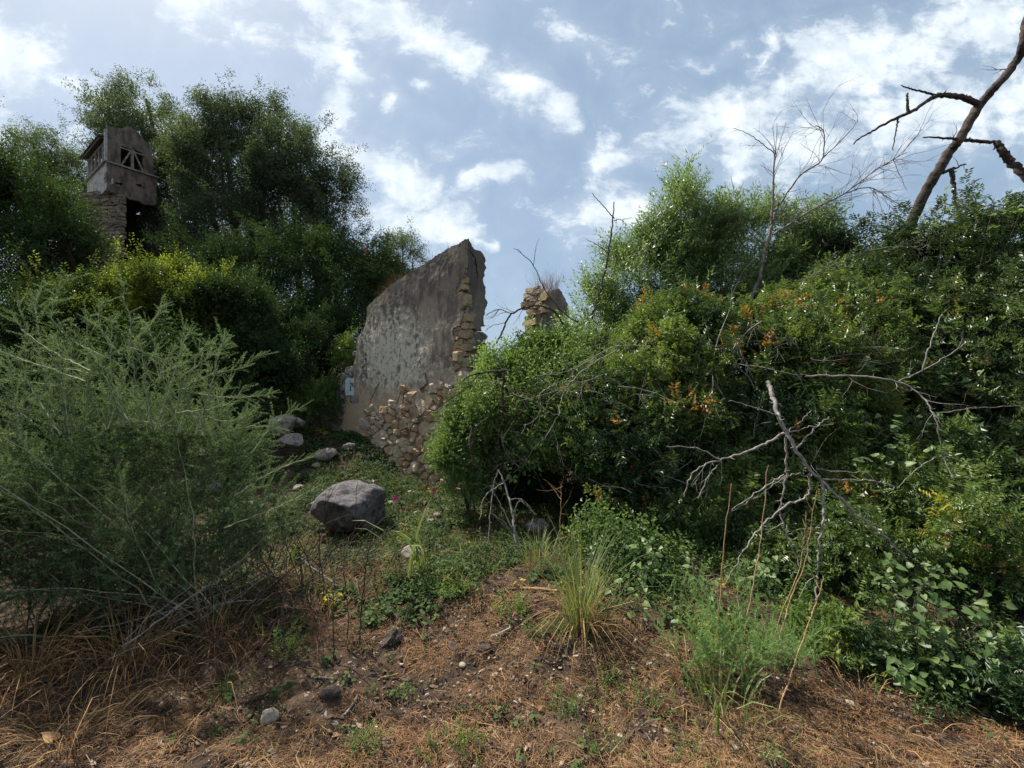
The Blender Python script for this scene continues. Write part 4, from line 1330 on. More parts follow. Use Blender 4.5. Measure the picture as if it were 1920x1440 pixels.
plant('low_shrub', 'small leafy shrub filling the space between tussock and fennel', 'shrub',
      [(1210, 1200, 2.8, 40), (1280, 1190, 2.8, 42), (1340, 1180, 2.8, 40), (1150, 1160, 3.0, 30)],
      'small', 'broad', 800, .8, base=(1.0, 3.0), gap=.38, nscale=5, tint=(.45, .5), seed=52, r0=.005, sub=10, subr=.36, stem='stems', crown='leaves')
plant('mastic_shoots', 'yellow green mastic shoots sprawling at the foot of the dark bush', 'shrub',
      [(1560, 1240, 2.5, 55), (1610, 1280, 2.4, 40), (1530, 1190, 2.6, 40)],
      'mastic_big', 'lime', 130, .8, base=(1.9, 2.75), gap=.36, nscale=5, tint=(.30, .3), tipthr=.62, seed=27, r0=.006, sub=8, subr=.36, stem='stems', crown='leaves')
plant('mastic_shoots', 'russet tipped shoots reaching out at the lower right edge', 'shrub',
      [(1830, 980, 2.9, 40), (1880, 1010, 2.8, 45), (1900, 1080, 2.8, 50), (1790, 1010, 2.9, 28)],
      'mastic_big', 'lime', 170, .72, base=(3.2, 3.2), gap=.36, nscale=5, tint=(.12, .3), tipthr=.56, tip_from=.3, seed=28, r0=.008, sub=8, subr=.36, stem='stems', crown='leaves')

# ---------------------------------------------------------------- climbing vine with heart shaped leaves (leaves as parts)
def heart_mesh(name, mat, L=1.0):
    pr_ = [(0, 0), (.14, -.13), (.34, -.10), (.42, .12), (.34, .42), (.17, .74), (0, 1.0)]
    V = [(0, .02, 0)]
    left, right, mid = [], [], []
    ys_ = [0, .25, .55, 1.0]
    for s in (-1, 1):
        for x, y in pr_[1:-1]:
            V.append((s * x, y, .10 * abs(x) * 2 - .12 * y * y))
    V.append((0, 1, -.16)); V.append((0, .35, -.02)); V.append((0, .65, -.06))
    # indices 1..5 left, 6..10 right, 11 tip, 12, 13 midrib
    T = []
    for o, flip in ((1, False), (6, True)):
        f = [(0, o, 12), (o, o + 1, 12), (o + 1, o + 2, 12), (o + 2, o + 3, 13), (o + 2, 13, 12), (o + 3, o + 4, 13), (o + 4, 11, 13)]
        T += [t_[::-1] if not flip else t_ for t_ in f]
    V = np.array(V) * L
    tint = rng.uniform(.2, .9)
    return make_mesh(name, V, [np.array(T)], mat, {'tint': np.full(len(V), tint) + rng.normal(0, .05, len(V)), 'tip': np.full(len(V), max(0, tint - .85))}, smooth=True)
hearts = [heart_mesh('leaf', M['broad']) for _ in range(6)]
hearts_lime = [heart_mesh('leaf', M['lime']) for _ in range(4)]

def leaf_part(me, root, pos, size, tilt=.6, name='leaf', face=None):
    o = bpy.data.objects.new(name, me)
    o.location = tuple(np.array(pos) - np.array(root.location))
    nrm = unit(np.array([rng.normal(-.2, .5), rng.normal(-.45, .4), 1.0 * tilt + .3])) if face is None else unit(np.array(face) + rng.normal(0, .25, 3))
    q = Vector(nrm).to_track_quat('Z', 'Y')
    o.rotation_mode = 'QUATERNION'
    from mathutils import Quaternion
    o.rotation_quaternion = q @ Quaternion((0, 0, 1), rng.uniform(0, 6.28))
    o.scale = (size, size, size)
    link(o, root)
    return o

def vine(label, path_lobes, n, size, base, hm=hearts, name='climbing_vine', trails=14):
    lb = lobes_from_px(path_lobes)
    root = empty(name, (base[0], base[1], Hs(*base)), label, 'vine')
    g = Geo()
    ends = []
    for k in range(trails):
        c, r = lb[k % len(lb)]
        p0 = np.array([base[0], base[1], Hs(*base)])
        p1 = c + rng.normal(0, .5, 3) * r * np.array([1, .6, 1])
        p2 = c + unit(rng.normal(0, 1, 3)) * r
        pts = smooth_path([p0, (p0 + p1) / 2 + rng.normal(0, .08, 3), p1, p2], 8, .008)
        tube(g, pts, np.linspace(.004, .0015, len(pts)), 4)
        ends.append(pts[8:])
    g.build('stem', M['bark'], root)
    pts = np.vstack(ends)
    for k in range(n):
        if rng.random() < .5:
            q = pts[int(rng.integers(len(pts)))] + rng.normal(0, .035, 3)
        else:
            c, r = lb[int(rng.integers(len(lb)))]
            q = c + unit(rng.normal(0, 1, 3) + np.array([-.1, -.8, .2])) * r * rng.uniform(.6, 1.05)
        if q[2] < Hs(q[0], q[1]) + .02: continue
        leaf_part(hm[int(rng.integers(len(hm)))], root, q, size * rng.uniform(.6, 1.25))
vine('light green heart leaved vine spilling over the lower right bush', [(1720, 1120, 2.35, 55), (1790, 1150, 2.25, 70), (1860, 1190, 2.2, 70), (1730, 1210, 2.25, 50), (1810, 1240, 2.15, 60), (1880, 1260, 2.1, 45), (1760, 1050, 2.5, 40), (1660, 1080, 2.6, 35), (1700, 1270, 2.15, 25)], 290, .042, (2.3, 2.55))
vine('heart leaved creeper climbing in the shade at the right middle', [(1640, 890, 3.5, 40), (1700, 850, 3.6, 40), (1660, 800, 3.75, 45), (1740, 800, 3.8, 40), (1620, 690, 4.1, 25), (1790, 700, 4.2, 30)], 120, .058, (2.9, 4.2))
vine('bright creeper climbing through the top of the right hand tree', [(1780, 398, 5.0, 24), (1860, 388, 4.9, 30), (1740, 425, 5.1, 20), (1900, 400, 4.9, 22)], 60, .06, (5.0, 5.6), hearts_lime, trails=6)
vine('broad leaved creeper among the shoots at the foot of the middle bush', [(1180, 1110, 2.8, 45), (1250, 1180, 2.7, 45), (1320, 1120, 2.9, 40), (1210, 1040, 3.0, 40), (1420, 1080, 3.0, 40)], 190, .045, (1.2, 3.3), trails=8)
vine('fresh pale leaved creeper over the left side of the overhanging bush', [(905, 790, 4.75, 40), (930, 740, 4.8, 30), (880, 850, 4.7, 34), (960, 860, 4.6, 36)], 110, .05, (-.2, 5.0), hearts_lime, trails=8)

# ---------------------------------------------------------------- near leafy sprays as parts
def spray_mesh(name, tmk, mat, tint, tip):
    V, Q, T = TM[tmk][int(rng.integers(len(TM[tmk])))]
    n = len(V)
    lt = np.repeat(rng.normal(0, .13, n // 4), 4)
    return make_mesh(name, V, [Q], mat, {'tint': np.clip(tint + lt + (T - .5) * .3, 0, 1), 'tip': np.clip(tip * np.clip((T - .2) * 2, 0, 1), 0, 1)})
def sprays(rootname_label, lobes, n, size, tms, base, name='leafy_branch', cat='branch'):
    lb = lobes_from_px(lobes)
    root = empty(name, (base[0], base[1], Hs(*base)), rootname_label, cat)
    g = Geo()
    for c, r in lb:
        p0 = np.array([base[0], base[1], Hs(*base)])
        tube(g, smooth_path([p0, (p0 + c) / 2 + rng.normal(0, .06, 3), c, c + rng.normal(0, .5, 3) * r], 8, .006), .004, 4)
    g.build('stems', M['bark'], root)
    for k in range(n):
        c, r = lb[int(rng.integers(len(lb)))]
        dd = unit(rng.normal(0, 1, 3) + np.array([0, -.6, .3]))
        q = c + dd * r * rng.uniform(.5, 1.0)
        if q[2] < Hs(q[0], q[1]) + .03: continue
        o = bpy.data.objects.new('leaf_spray', tms[int(rng.integers(len(tms)))])
        o.location = tuple(q - np.array(root.location))
        o.rotation_mode = 'QUATERNION'
        o.rotation_quaternion = Vector(unit(dd + np.array([0, 0, .5]) + rng.normal(0, .3, 3))).to_track_quat('Z', 'Y')
        s = size * rng.uniform(.75, 1.2)
        o.scale = (s, s, s)
        link(o, root)
sp_dark = [spray_mesh('leaf_spray', 'mastic_big', M['mastic'], rng.uniform(.3, .8), 0) for _ in range(6)]
sp_tip = [spray_mesh('leaf_spray', 'mastic_big', M['mastic'], rng.uniform(.5, .9), rng.uniform(.35, .8)) for _ in range(5)]
sp_lime = [spray_mesh('leaf_spray', 'mastic_big', M['lime'], rng.uniform(.2, .6), rng.uniform(0, .25)) for _ in range(5)]
sprays('glossy dark green mastic sprays at the front of the lower right bush', [(1560, 1010, 3.2, 75), (1680, 1040, 3.1, 60), (1600, 1130, 3.0, 70), (1480, 1060, 3.3, 60), (1760, 960, 3.3, 55), (1690, 960, 3.4, 60)], 230, .85, sp_dark, (2.3, 3.4))
sprays('mastic sprays tipped orange red on the crest of the middle bush', [(1560, 620, 4.4, 30), (1480, 660, 4.3, 38), (1600, 690, 4.3, 32), (1430, 700, 4.3, 30), (1540, 730, 4.2, 30), (1620, 730, 4.3, 22), (1390, 800, 4.1, 12)], 70, .65, sp_tip + sp_lime + sp_lime, (2.6, 4.6))
sprays('orange tipped mastic sprays at the left side of the middle bush', [(1140, 745, 4.3, 30), (1170, 780, 4.2, 26), (1210, 770, 4.2, 22), (1080, 810, 4.3, 12), (1130, 940, 4.0, 16)], 34, .65, sp_tip + sp_lime, (1.2, 4.5))
sprays('lime green young sprays at the upper left of the middle bush', [(1180, 690, 4.4, 35), (1250, 670, 4.4, 30), (1260, 640, 4.4, 22), (1230, 700, 4.3, 30), (1330, 690, 4.3, 22)], 60, .8, sp_lime, (1.6, 4.6))
sprays('rust and yellow young sprays at the lower right edge of the view', [(1840, 970, 2.75, 35), (1880, 1020, 2.7, 30), (1790, 1000, 2.8, 18), (1900, 1090, 2.7, 34)], 45, .65, sp_tip[:2] + sp_lime[:2] + sp_dark, (3.2, 3.0))
sprays('yellowish leafy sprays low above the litter at the right', [(1560, 1240, 2.4, 45), (1600, 1280, 2.35, 32), (1520, 1180, 2.5, 30)], 50, .7, sp_lime, (1.8, 2.6))
sprays('dull green glossy sprays at the right middle of the dark tree', [(1760, 640, 4.6, 60), (1840, 700, 4.5, 60), (1700, 720, 4.6, 40), (1880, 620, 4.5, 40), (1860, 780, 4.3, 60), (1780, 560, 4.9, 30)], 110, 1.0, sp_dark + sp_tip[:1], (4.6, 5.0))

# ---------------------------------------------------------------- feathery bush (left foreground)
fb = empty('feathery_bush', (-2.3, 3.1, Hs(-2.3, 3.1)), 'big feathery grey green thorny bush filling the left foreground', 'bush')
explicit = [
    [(120, 745), (165, 705), (200, 672), (240, 650)], [(240, 650), (245, 600), (232, 560), (236, 528)], [(242, 650), (290, 600), (306, 572)], [(205, 672), (140, 640), (100, 600), (106, 555), (128, 518)],
    [(170, 695), (100, 660), (45, 620), (24, 588)], [(160, 715), (60, 680), (-10, 655)], [(130, 730), (50, 715), (-10, 712)], [(245, 652), (300, 672), (345, 690)], [(330, 775), (338, 730), (334, 690), (340, 650), (346, 610)],
    [(340, 730), (400, 700), (450, 690), (487, 664)], [(338, 710), (390, 670), (427, 640)], [(345, 735), (430, 745), (490, 742), (508, 735)], [(330, 775), (420, 760), (463, 722)], [(470, 850), (520, 790), (572, 760)],
    [(225, 665), (195, 630), (185, 590), (190, 565)], [(170, 700), (110, 690), (40, 700)], [(60, 790), (20, 760), (-10, 750)], [(300, 700), (350, 680), (380, 655), (392, 640)],
    [(440, 930), (520, 880), (600, 850)], [(420, 990), (520, 950), (610, 905)], [(330, 800), (250, 790), (180, 800)], [(70, 600), (66, 570), (75, 548), (88, 530)], [(350, 770), (430, 790), (480, 770)],
    [(120, 745), (60, 640), (30, 560)], [(400, 820), (470, 800), (540, 805)], [(90, 860), (140, 950), (180, 1010)], [(100, 880), (60, 840), (0, 835)]]
for k in range(34):
    x0 = rng.uniform(10, 400); y0 = 800 + abs(x0 - 240) * .12
    dx = rng.normal((x0 - 240) * .25, 45); top = rng.uniform(570, 720) + abs(x0 - 240) * .25
    explicit.append([(x0, y0), (x0 + dx * .45, (y0 * .5 + top * .5) + 10), (x0 + dx * .8, top + 25), (x0 + dx, top)])
gb, gn = Geo(), Geo()
npos, ndir, nsc, nti = [], [], [], []
for e in explicit:
    d0 = rng.uniform(2.55, 2.9)
    pts = smooth_path([P(x, y, d0 + .08 * i) for i, (x, y) in enumerate(e)], 9, .003)
    tube(gb, pts, np.linspace(.0042, .0012, len(pts)), 4)
    for k in range(len(pts) - 1):
        tdir = unit(pts[k + 1] - pts[k])
        for _ in range(2):
            npos.append(pts[k] + rng.normal(0, .003, 3)); ndir.append(unit(tdir + rng.normal(0, .35, 3))); nsc.append(rng.uniform(.2, .42)); nti.append(.7)
        if rng.random() < .38:
            dd = unit(tdir * .6 + rand_perp(tdir) * .8 + np.array([0, 0, .2]))
            npos.append(pts[k]); ndir.append(dd); nsc.append(rng.uniform(.3, .8)); nti.append(.65)
flobes = lobes_from_px([(230, 870, 3.0, 160), (80, 880, 2.9, 160), (370, 910, 3.1, 130), (150, 990, 2.8, 160), (320, 1010, 2.9, 120), (-60, 960, 2.8, 150), (480, 960, 3.2, 80), (410, 830, 3.1, 70), (60, 1060, 2.7, 110), (-240, 850, 2.6, 200), (-260, 1050, 2.3, 170), (-430, 820, 1.9, 310), (-440, 1050, 1.85, 290), (230, 1090, 2.8, 70), (100, 760, 3.1, 50), (300, 780, 3.1, 55)])  # lobes left of the view extend the bush to shade the lower-left corner
for c, r in flobes:                       # arching stems from the crowns at the ground
    for k in range(5):
        b0 = np.array([rng.uniform(-3.0, -1.75), rng.uniform(2.7, 3.4), 0]); b0[2] = Hs(b0[0], b0[1])
        tip_ = c + unit(rng.normal(0, 1, 3) + np.array([0, -.2, .3])) * r * rng.uniform(.6, 1.0)
        mid = b0 * .5 + tip_ * .5 + np.array([rng.normal(0, .06), rng.normal(0, .06), .14])
        pts = smooth_path([b0, mid, tip_], 9, .006)
        tube(gb, pts, np.linspace(.0042, .0012, len(pts)), 4)
        for j in range(4, len(pts) - 1):
            tdir = unit(pts[j + 1] - pts[j])
            for _ in range(2):
                dd = unit(tdir * .6 + rand_perp(tdir) * .8 + np.array([0, 0, .15]))
                npos.append(pts[j]); ndir.append(dd); nsc.append(rng.uniform(.4, 1.0)); nti.append(rng.uniform(.2, .8))
gb.build('stems', M['pale_stem'], fb)
pos, dirs, nn = crown_points(flobes, 7000, .455, 3.4, 12, .4, .25, 31)
ok = pos[:, 2] > .25
pos, dirs, nn = pos[ok], unit(dirs[ok] + np.array([0, -.1, .35]) + rng.normal(0, .4, (ok.sum(), 3))), nn[ok]
pos = np.vstack([pos, npos]); dirs = np.vstack([dirs, ndir])
sc_ = np.concatenate([rng.uniform(.6, 1.15, len(nn)), nsc]); ti_ = np.concatenate([np.clip(.35 + (nn - .55) * 2.6 + (pos[:len(nn), 2] - 1.2) * .18, 0, 1), nti])
scatter_build('foliage', 'needles', 'feather', fb, pos, dirs, sc_, ti_, np.zeros(len(pos)))
# dead sticks under it
g = Geo()
for k in range(230):
    x, y = rng.uniform(-3.2, -1.2), rng.uniform(2.5, 3.6)
    d = unit(np.array([rng.normal(.25, .7), rng.normal(-.1, .35), rng.uniform(.35, 1.3)]))
    grow(g, (x, y, Hs(x, y)), d, rng.uniform(.4, 1.0), rng.uniform(.002, .0055), 1 if k % 3 == 0 else 0, 5, .12, 3, .6, sides=3)
g.build('dead_stems', M['dead_dark'], fb)
g = Geo()
for k in range(22):
    p0 = P(rng.uniform(120, 330), rng.uniform(1180, 1260), rng.uniform(2.3, 2.9)); p1 = P(rng.uniform(420, 600), rng.uniform(960, 1110), rng.uniform(2.7, 3.3))
    p0[2] = max(p0[2], Hs(p0[0], p0[1]))
    f_ = rng.uniform(.5, 1)
    tube(g, smooth_path([p0, (p0 + p1) / 2 + rng.normal(0, .05, 3), p0 + (p1 - p0) * f_], 6, .006), np.linspace(.004, .0015, 13), 3)
g.build('dead_stems', M['dead'], fb, label='bare grey dead sticks under the feathery bush')

# ---------------------------------------------------------------- dead branches and trees
def px_branch(g, e, r0, r1, twig=0, tl=.3, depth=1, wig=.004, per=7, knots=0, tr=None, ang=.9, bend=(0, 0, 0), sides=6):
    pts = smooth_path([P(*q) for q in e], per, wig)
    rad = np.linspace(r0, r1, len(pts)) * rng.uniform(.95, 1.05, len(pts))
    tube(g, pts, rad, sides)
    for k in range(twig):
        i = int(rng.integers(1, len(pts) - 1))
        td = unit(pts[i + 1] - pts[i])
        grow(g, pts[i], unit(td + rand_perp(td) * ang), tl * rng.uniform(.4, 1.2), (tr or rad[i] * .45), depth, 5, .16, 3, .8, bend, sides=4)
    for k in range(knots):
        i = int(rng.integers(1, len(pts) - 1))
        td = unit(pts[i + 1] - pts[i])
        dd = rand_perp(td)
        tube(g, np.array([pts[i], pts[i] + dd * (rad[i] + rng.uniform(.008, .03))]), [rad[i] * .5, rad[i] * .2], 4)
    return pts

def dead(name, label, cat, base, mat, parts):
    root = empty(name, base, label, cat)
    for pn, specs in parts:
        g = Geo()
        for s_ in specs:
            px_branch(g, *s_[0], **s_[1]) if isinstance(s_[0], tuple) else px_branch(g, s_[0], s_[1], s_[2], **(s_[3] if len(s_) > 3 else {}))
        g.build(pn, mat, root, smooth=True)
    return root
b5 = P(1690, 620, 6.4)
dead('dead_tree', 'bare dead tree leaning right against the sky at the upper right', 'dead tree', (b5[0], b5[1], Hs(b5[0], b5[1])), M['dead_dark'], [
    ('trunk', [([(1660, 620, 6.3), (1690, 460, 6.3), (1708, 418, 6.2), (1735, 360, 6.1), (1762, 315, 6.0), (1780, 285, 6.0), (1800, 260, 5.9), (1838, 195, 5.9), (1870, 160, 5.8), (1905, 115, 5.8), (1918, 80, 5.7), (1925, 40, 5.7), (1960, -60, 5.7)], .074, .040, dict(wig=.005, per=6, knots=8, sides=10, twig=4, tl=.3, tr=.01))]),
    ('limb', [([(1836, 196, 5.9), (1815, 186, 5.85), (1780, 179, 5.8), (1758, 179, 5.8), (1735, 192, 5.75), (1702, 212, 5.7), (1660, 232, 5.7), (1628, 250, 5.7), (1600, 268, 5.6)], .042, .008, dict(wig=.006, knots=8))]),
    ('limb', [([(1758, 179, 5.8), (1730, 172, 5.8), (1705, 166, 5.8), (1690, 160, 5.8)], .016, .007, dict(knots=5))]),
    ('limb', [([(1702, 211, 5.7), (1701, 190, 5.7), (1701, 175, 5.7)], .022, .01, dict(knots=3))]),
    ('limb', [([(1684, 222, 5.7), (1680, 245, 5.7), (1673, 282, 5.7)], .012, .006, dict(knots=3))]),
    ('limb', [([(1798, 262, 5.9), (1770, 259, 5.8), (1731, 257, 5.8)], .020, .008, dict(knots=4))]),
    ('limb', [([(1800, 262, 5.9), (1830, 264, 5.9), (1868, 267, 5.85)], .024, .022, dict(knots=5))]),
    ('limb', [([(1868, 267, 5.85), (1880, 285, 5.8), (1895, 303, 5.8), (1925, 332, 5.7), (1970, 370, 5.6)], .040, .055, dict(knots=6, wig=.008))]),
    ('limb', [([(1768, 324, 6.0), (1785, 317, 6.0), (1812, 307, 6.0)], .024, .008, dict(knots=3, twig=2, tl=.2, depth=0))]),
    ('limb', [([(1782, 318, 6.0), (1788, 345, 6.0), (1790, 370, 6.0), (1799, 400, 6.0)], .032, .015, dict(knots=12, wig=.008))]),
])
b6 = P(1400, 900, 5.6)
dead('dead_shrub', 'leafless grey tree with a fan of fine twigs above the olive tree', 'dead tree', (b6[0], b6[1], Hs(b6[0], b6[1])), M['dead_mid'], [
    ('trunk', [([(1370, 760, 5.9), (1395, 600, 6.0), (1425, 520, 6.0), (1436, 460, 6.0), (1452, 410, 6.0), (1460, 380, 6.0)], .030, .016, dict(knots=8, wig=.006))]),
    ('branch', [([(1446, 420, 6.0), (1450, 350, 6.0), (1452, 300, 6.0), (1455, 280, 6.0)], .016, .007, dict(twig=14, tl=.55, tr=.005)),
                ([(1455, 290, 6.0), (1430, 270, 6.0), (1405, 252, 6.0), (1375, 240, 6.0)], .007, .003, dict(twig=4, tl=.25, tr=.003))]),
    ('branch', [([(1460, 385, 6.0), (1500, 330, 6.0), (1540, 300, 6.0), (1545, 250, 6.0), (1530, 235, 6.0)], .013, .005, dict(twig=18, tl=.6, tr=.004)),
                ([(1540, 300, 6.0), (1590, 250, 6.0), (1610, 225, 6.0)], .007, .003, dict(twig=6, tl=.35, tr=.003))]),
    ('branch', [([(1436, 462, 6.0), (1400, 430, 6.0), (1390, 420, 6.0), (1370, 330, 6.0)], .009, .003, dict(twig=5, tl=.3, tr=.003))]),
    ('branch', [([(1450, 440, 5.9), (1520, 395, 5.8), (1580, 365, 5.8), (1640, 320, 5.8), (1700, 285, 5.7)], .014, .004, dict(twig=34, tl=.75, tr=.0045, depth=1)),
                ([(1580, 365, 5.8), (1630, 352, 5.8), (1680, 380, 5.8), (1712, 400, 5.8)], .008, .003, dict(twig=18, tl=.5, tr=.0035, bend=(0, 0, -.3)))]),
    ('branch', [([(1400, 600, 5.8), (1500, 530, 5.6), (1600, 480, 5.5), (1680, 462, 5.4), (1730, 468, 5.3)], .012, .004, dict(twig=8, tl=.5, tr=.004))]),
    ('branch', [([(1390, 625, 5.8), (1450, 570, 5.6), (1520, 520, 5.5), (1590, 500, 5.4)], .010, .004, dict(twig=8, tl=.5, tr=.004))]),
    ('branch', [([(1330, 660, 5.6), (1300, 600, 5.6), (1270, 540, 5.6)], .006, .003, dict(twig=4, tl=.3, tr=.003))]),
])
b7 = P(1440, 730, 3.6)
dead('dead_branch', 'lichen covered dead branch hanging down across the front of the middle bush', 'dead branch', (b7[0], b7[1] + .3, Hs(b7[0], b7[1])), M['dead'], [
    ('limb', [([(1440, 715, 3.00), (1450, 745, 2.90), (1460, 780, 2.80), (1480, 820, 2.75), (1510, 870, 2.70), (1540, 900, 2.65), (1580, 940, 2.60), (1620, 975, 2.55), (1660, 1005, 2.50), (1705, 1055, 2.50)], .0150, .005, dict(knots=26, wig=.004, per=8))]),
    ('branch', [([(1470, 812, 2.80), (1430, 835, 2.80), (1390, 850, 2.80), (1350, 862, 2.80), (1300, 885, 2.80), (1283, 930, 2.80)], .009, .004, dict(knots=14, twig=3, tl=.2, tr=.003)),
                ([(1350, 862, 2.80), (1310, 842, 2.80), (1250, 836, 2.80)], .005, .003, dict(knots=5)), ([(1345, 872, 2.80), (1325, 900, 2.80), (1308, 935, 2.80)], .005, .003, dict(knots=5))]),
    ('branch', [([(1473, 820, 2.80), (1475, 870, 2.80), (1470, 920, 2.80), (1463, 960, 2.80), (1480, 1010, 2.75), (1500, 1060, 2.70)], .008, .003, dict(knots=22, twig=2, tl=.2, tr=.003)),
                ([(1470, 890, 2.80), (1430, 915, 2.80), (1372, 955, 2.80)], .005, .003, dict(knots=8))]),
    ('branch', [([(1540, 900, 2.65), (1545, 930, 2.65), (1543, 980, 2.60), (1535, 1040, 2.60), (1532, 1090, 2.60), (1528, 1140, 2.55)], .009, .004, dict(knots=22, twig=2, tl=.25, tr=.003))]),
    ('branch', [([(1520, 888, 2.70), (1512, 930, 2.70), (1470, 950, 2.70), (1430, 985, 2.70), (1390, 1040, 2.65), (1362, 1090, 2.60)], .008, .003, dict(knots=14)),
                ([(1515, 890, 2.70), (1480, 890, 2.70), (1430, 925, 2.70), (1370, 958, 2.70)], .004, .002, dict(knots=8))]),
    ('branch', [([(1540, 898, 2.65), (1600, 900, 2.65), (1640, 902, 2.65), (1677, 912, 2.65)], .006, .003, dict(knots=8)), ([(1530, 880, 2.65), (1570, 885, 2.65), (1630, 890, 2.65), (1660, 935, 2.65)], .004, .002, dict(knots=4))]),
    ('branch', [([(1490, 845, 2.75), (1530, 800, 2.80), (1556, 782, 2.80)], .006, .003, dict(knots=5)), ([(1480, 810, 2.80), (1520, 802, 2.80), (1563, 794, 2.80)], .004, .002, dict(knots=5)),
                ([(1460, 780, 2.80), (1420, 765, 2.80), (1365, 750, 2.80)], .005, .002, dict(knots=4)), ([(1470, 815, 2.80), (1500, 790, 2.80), (1520, 770, 2.80)], .004, .002, {})]),
])
b8 = P(1640, 720, 4.1)
dead('dead_branch', 'long bare twig arching across the dark tree at the right', 'dead branch', (b8[0], b8[1], Hs(b8[0], b8[1])), M['dead'], [
    ('limb', [([(1510, 705, 3.65), (1600, 705, 3.55), (1680, 715, 3.45), (1730, 745, 3.35), (1755, 790, 3.25), (1768, 850, 3.25), (1790, 900, 3.15)], .009, .003, dict(knots=12, twig=7, tl=.3, tr=.003))]),
    ('branch', [([(1685, 715, 3.45), (1730, 695, 3.45), (1780, 665, 3.45), (1815, 640, 3.45)], .006, .003, dict(twig=3, tl=.2, tr=.002)), ([(1730, 695, 3.45), (1745, 640, 3.45), (1767, 588, 3.45)], .006, .004, dict(knots=5))]),
    ('branch', [([(1755, 775, 3.25), (1830, 765, 3.25), (1920, 762, 3.25)], .004, .002, dict(knots=5))]),
    ('branch', [([(1768, 850, 3.25), (1720, 880, 3.25), (1685, 915, 3.25)], .004, .002, {}), ([(1768, 850, 3.25), (1810, 868, 3.25), (1850, 875, 3.25)], .004, .002, {})]),
])
b9 = P(985, 1080, 3.75)
dead('dead_branch', 'pale leaning dead branch propped in the hollow at the centre of the picture', 'dead branch', (b9[0], b9[1], Hs(b9[0], b9[1])), M['dead'], [
    ('limb', [([(985, 1096, 3.6), (975, 1050, 3.7), (965, 1000, 3.8), (960, 960, 3.9), (950, 920, 4.0), (935, 880, 4.1)], .018, .007, dict(knots=16, wig=.004))]),
    ('branch', [([(965, 1000, 3.8), (940, 950, 3.85), (920, 910, 3.9)], .007, .003, dict(knots=4)), ([(962, 970, 3.85), (975, 940, 3.85), (1003, 965, 3.85)], .004, .003, {}),
                ([(955, 935, 3.95), (980, 938, 3.95), (1005, 965, 3.9)], .005, .003, {})]),
    ('branch', [([(915, 1040, 3.9), (920, 960, 4.0), (925, 910, 4.1), (935, 880, 4.1)], .007, .003, dict(knots=8)), ([(945, 905, 4.1), (910, 930, 4.0), (900, 975, 3.9)], .006, .003, dict(knots=4))]),
    ('branch', [([(968, 1010, 3.8), (945, 985, 3.8), (925, 965, 3.8)], .004, .002, {}), ([(970, 1030, 3.8), (950, 985, 3.8), (920, 960, 3.8)], .004, .002, {}), ([(990, 1000, 3.8), (1000, 970, 3.8)], .004, .002, {}),
                ([(975, 1030, 3.75), (960, 1065, 3.7)], .004, .002, {})]),
])
b10 = P(900, 780, 4.9)
dead('dead_branch', 'dark forked dead trunk with curling bare twigs before the overhanging bush', 'dead branch', (b10[0], b10[1], Hs(b10[0], b10[1])), M['dead_dark'], [
    ('trunk', [([(915, 1010, 5.0), (925, 880, 4.9), (938, 800, 4.75), (943, 740, 4.65), (945, 695, 4.6)], .022, .013, dict(knots=8, wig=.006))]),
    ('limb', [([(945, 695, 4.45), (915, 697, 4.45), (880, 705, 4.45), (865, 718, 4.45)], .013, .006, dict(knots=4)), ([(900, 700, 4.45), (870, 730, 4.35), (820, 765, 4.25), (780, 790, 4.25), (765, 812, 4.25)], .007, .003, dict(knots=5))]),
    ('branch', [([(952, 728, 4.35), (968, 742, 4.25), (985, 752, 4.25), (980, 770, 4.25), (960, 795, 4.25), (940, 830, 4.25)], .012, .005, dict(knots=6, twig=4, tl=.3, tr=.004))]),
    ('branch', [([(885, 800, 4.25), (880, 830, 4.15), (888, 860, 4.15), (905, 890, 4.15), (912, 895, 4.15)], .010, .004, dict(knots=5, twig=2, tl=.15, tr=.003)), ([(918, 780, 4.25), (895, 800, 4.25), (883, 840, 4.25)], .007, .003, {})]),
])
for (nm_lab, area, dpt, nt_, mt_) in (('tangle of fine bare grey twigs threading through the front of the middle bush', (1130, 1620, 600, 1000), 3.95, 46, 'dead'),
                                   ('tangle of fine bare twigs hanging over the overhanging bush', (880, 1110, 690, 900), 4.75, 30, 'dead'),
                                   ('fine dark dead twigs standing out of the top of the olive tree', (1180, 1560, 400, 560), 6.5, 26, 'dead_mid')):
    q = P((area[0] + area[1]) / 2, 900, dpt)
    root = empty('dead_twigs', (q[0], q[1], Hs(q[0], q[1])), nm_lab, 'dead branch')
    for _ in range(3):
        g = Geo()
        for k in range(nt_ // 3):
            p_ = P(rng.uniform(area[0], area[1]), rng.uniform(area[2], area[3]), dpt + rng.normal(0, .12))
            grow(g, p_, np.array([rng.normal(0, 1), rng.normal(-.2, .3), rng.normal(.1, .8)]), rng.uniform(.25, .7), rng.uniform(.0025, .0045), 1, 6, .16, 4, .7, (0, 0, -.25), sides=4)
        g.build('twigs', M[mt_], root)
b11 = P(1060, 700, 4.25)
